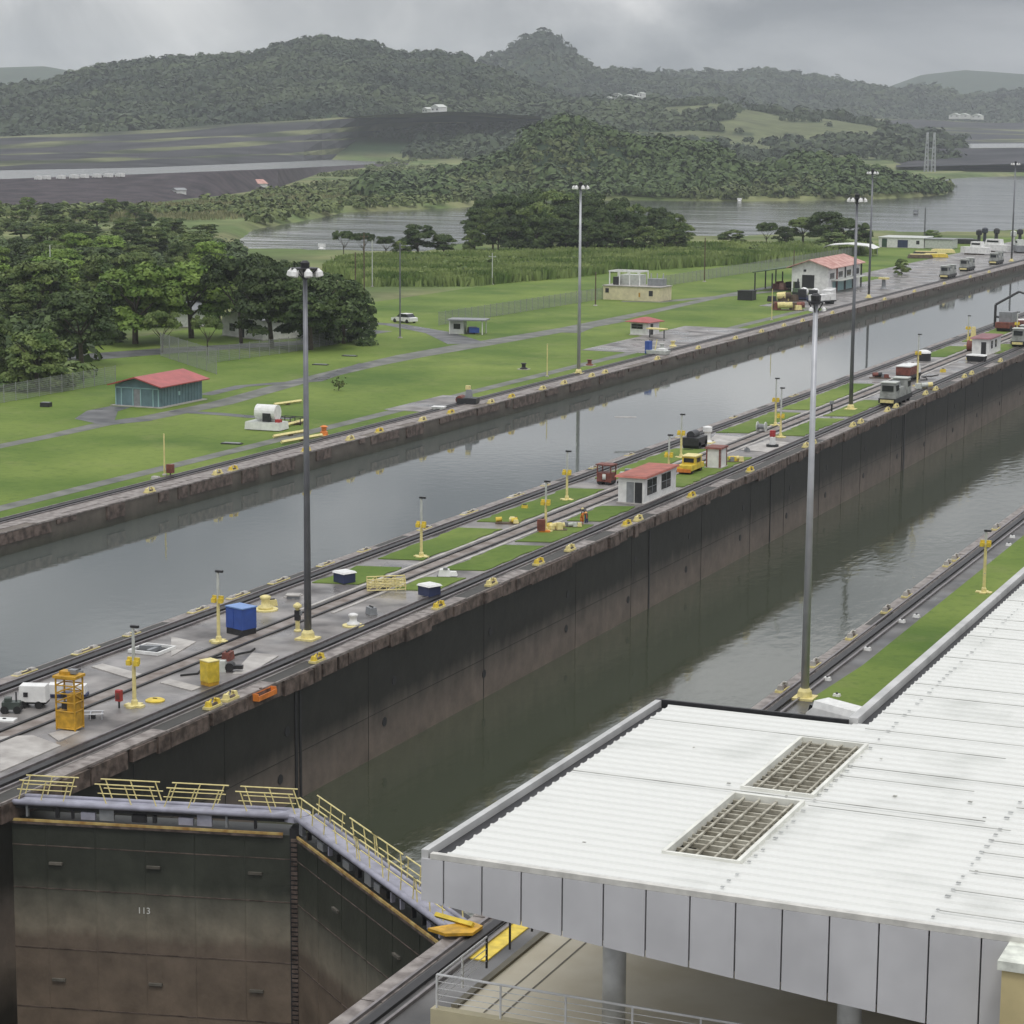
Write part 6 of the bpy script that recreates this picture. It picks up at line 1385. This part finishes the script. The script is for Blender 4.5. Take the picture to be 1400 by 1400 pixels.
# white boats and plant by the right edge on the bank
def boat(px, py, label, L_, rz, cabm=white, hullm=white):
    P = at(px, py); t = T('boat', label, 'boat', P, rz)
    MB().prism([(-1.5, -L_ / 2), (1.5, -L_ / 2), (1.5, L_ * .25), (0, L_ / 2), (-1.5, L_ * .25)], .4, 2.2).build('hull', hullm, t); MB().box(0, -L_ * .1, 2.2, 2.2, L_ * .4, 1.6, top=.9).build('cabin', cabm, t); MB().box(0, -L_ * .1, 2.9, 2.25, L_ * .3, .5).build('window', glass, t)
    MB().tube((0, -L_ * .1, 3.8), (0, -L_ * .1, 5.4), .1, n=6).build('mast', dark, t); MB().box(0, 0, 0, 2, L_ * .6, .4).build('cradle', timber, t)
boat(1332, 348, 'white boat lying left of the big white launch', 9, R_(75)); boat(1354, 344, 'big white launch on the bank near the distant mast', 13, R_(70)); boat(1393, 345, 'grey and white launch at the right edge of the view', 11, R_(20), silver, grey)
for k_, (px_, py_) in enumerate(((1338, 331), (1346, 328), (1362, 329), (1385, 333), (1394, 330))):
    P = at(px_, py_ + 4); t = T('ventilator', ['dark drum on the left end of the white launches', 'second dark drum behind the white launches', 'dark drum near the distant mast', 'grey hooded stack right of the distant mast', 'dark drum at the right edge behind the launches'][k_], 'ventilator', P); MB().lathe([(.6, 0), (.5, 3.0), (1.0, 3.3), (1.0, 4.5), (.4, 4.9)], n=10).build('stack', [dark, mat('drum_navy', (.03, .035, .05), .5), dark, silver, dark][k_], t); MB().box(0, 0, 0, 3, 3, .4).build('base', grey, t)
P = at(1304, 333); t = T('barge', 'dark flat barge lying on the shore grass', 'barge', P, R_(8)); MB().box(0, 0, .2, 15, 4, 1.3, top=1.05).build('hull', dark, t); MB().box(0, 0, 1.5, 12, 3, .2).build('deck', grey, t)
P = at(1275, 327); tree('bush', 'B', P, 3.5, 4, 'low bright bush on the shore near the low white building', name='bush', cat='bush')
# buoys and small craft on the lake
for px_, py_, lb_ in ((1252, 293, 'tiny dark marker board on the lake above the low white building'), (1011, 264 + 12, 'tiny pale navigation marker at the foot of the wooded point'), (440, 342, 'tiny white float on the pond')):
    P = at(px_, py_, LAKE_Z); t = T('buoy', lb_, 'buoy', P); MB().lathe([(1.0, -.2), (1.2, .5), (.4, .9)], n=10).build('hull', grey if px_ > 1200 else white, t); MB().box(0, 0, .9, 2.4, .4, 1.1).build('board', grey if px_ > 1200 else white, t)

# far side: vehicles along the embankment, houses, pylon
for k_, px_ in enumerate((53, 64, 84, 102, 116, 133, 149, 165)):
    P = atd(px_, crest(px_) + 2.2, dcr(px_) - 8); d0_ = P; t = T('white_truck', 'white truck parked in the row on top of the dark embankment', 'truck', (P.x, P.y, P.z - .2), R_(62), 'white trucks on the embankment')
    L_ = 3.2 if px_ == 53 else 5.2; MB().box(0, 0, .5, 2.2, L_, 1.9).build('cargo_box', white, t); MB().box(0, L_ / 2 + .8, .4, 2.0, 1.4, 1.4, topy=.7).build('cab', white, t)
    for q in (-L_ * .3, L_ * .45): MB().tube((-1.1, q, .4), (1.1, q, .4), .45, n=10).build('wheel', rubber, t)
    MB().prism([(-1.6, -L_ / 2 - .4), (1.6, -L_ / 2 - .4), (1.6, L_ / 2 + 1.8), (-1.6, L_ / 2 + 1.8)], -1.2, -.02).build('ramp', rubber, t)
def far_house(px, py, dist, label, w_, d_w, h_, wm, rm, rz=-.6, grp=None):
    P = atd(px, py, dist); z_ = float(terrain_z(np.array([P.x]), np.array([P.y]))[0]); z_ = min(max(z_, P.z - 3), P.z + 1) if dist > 1500 else P.z
    t = T('house', label, 'house', (P.x, P.y, P.z), rz, grp); MB().box(0, 0, -3, w_, d_w, h_ + 3).build('wall', wm, t); MB().yprism([(-w_ / 2 - .5, h_), (0, h_ + w_ * .18), (w_ / 2 + .5, h_)], -d_w / 2 - .5, d_w / 2 + .5).build('roof', rm, t)
    for q in (-.25, .25): MB().box(w_ * q, -d_w / 2 - .05, h_ * .35, w_ * .16, .15, h_ * .35).build('window', dark, t)
far_house(245, 268, dist0(lambda x: 268)(245) - 20, 'small white shed at the foot of the dark embankment', 6, 5, 3, white, grey)
far_house(350, 258, dist0(lambda x: 258)(350), 'low white house with red roof at the meadow edge', 13, 8, 3, white, tile_roof)
far_house(600, 153, 2560, 'white house on the ridge above the terraces', 18, 10, 5, white, silver); far_house(585, 154, 2600, 'pale shed beside the ridge house', 11, 8, 4, silver, silver)
for k_, (px_, py_, w_) in enumerate(((834, 137, 16), (843, 133, 20), (852, 138, 17), (860, 134, 15), (868, 136, 19), (877, 131, 14))):
    far_house(px_, py_ + 2, 2860 + 9 * (k_ % 3), 'pale block of the small hillside settlement', w_ * .6, 7, 4.5, white if k_ % 2 else silver, silver, -.4, 'blocks of the hillside settlement')
for k_, (px_, py_) in enumerate(((1306, 159), (1318, 159), (1336, 160))):
    far_house(px_, py_ + 1, 3950, 'long white shed beyond the far terraces', 20, 8, 3, white, silver, -.3, 'long sheds beyond the far terraces')
P = at(1271, 235); t = T('lattice_pylon', 'pale pair of lattice pylon masts on the far shore', 'pylon', P); hp = hgt(1271, 235, 181)
b = MB()
for q, rr_ in ((-3, .6), (3, .75)):
    for a1, a2 in ((-1.6, -1.6), (1.6, -1.6), (1.6, 1.6), (-1.6, 1.6)): b.tube((q + a1, a2, 0), (q + a1 * .3, a2 * .3, hp), .3, n=4)
    for k in range(9): z_ = hp * k / 9; f_ = 1.6 * (1 - .7 * k / 9); b.tube((q - f_, -f_, z_), (q + f_, -f_, z_ + hp / 9), .2, n=4); b.tube((q + f_, f_, z_), (q - f_, f_, z_ + hp / 9), .2, n=4)
    b.box(q, 0, hp * .8, 1.6, 1.6, hp * .2)
for k in (.3, .6): b.tube((-3, 0, hp * k), (3, 0, hp * k), .25, n=4)
b.build('lattice', galv, t)
# undergrowth below the left wood and grove
X, Y, Z, R = poly_scatter([(-150, 520), (100, 500), (150, 470), (180, 440), (330, 425), (330, 335), (-150, 330)], 5.0, 2.4)
scatter_crowns('undergrowth', X, Y, np.maximum(Z, 0), R, leafD, 'dark undergrowth beneath the trees of the left wood', nq=50, ls=.25)
X, Y, Z, R = poly_scatter([(-200, 545), (0, 540), (110, 522), (120, 505), (-200, 520)], 3.6, 2.2)
scatter_crowns('undergrowth', X, Y, np.maximum(Z, 0), R, leafM, 'green undergrowth along the fence left of the shed', nq=80, ls=.2)

# ------------------------------------------------------------------ air
hz = MB().bb(-8500, 2500, -800, 9700, -28.5, 420).build('haze', mat('haze_air', (1, 1, 1)))
hm = hz.data.materials[0]; ht = hm.node_tree; ht.nodes.clear()
ho = N(ht, 'ShaderNodeOutputMaterial'); hv = N(ht, 'ShaderNodeVolumePrincipled')
hv.inputs['Color'].default_value = (0.80, 0.84, 0.90, 1); hv.inputs['Density'].default_value = 0.000095; hv.inputs['Anisotropy'].default_value = 0.2
ht.links.new(hv.outputs[0], ho.inputs['Volume'])
tag(hz, 'thin humid haze over the valley', 'haze', None, 'stuff')
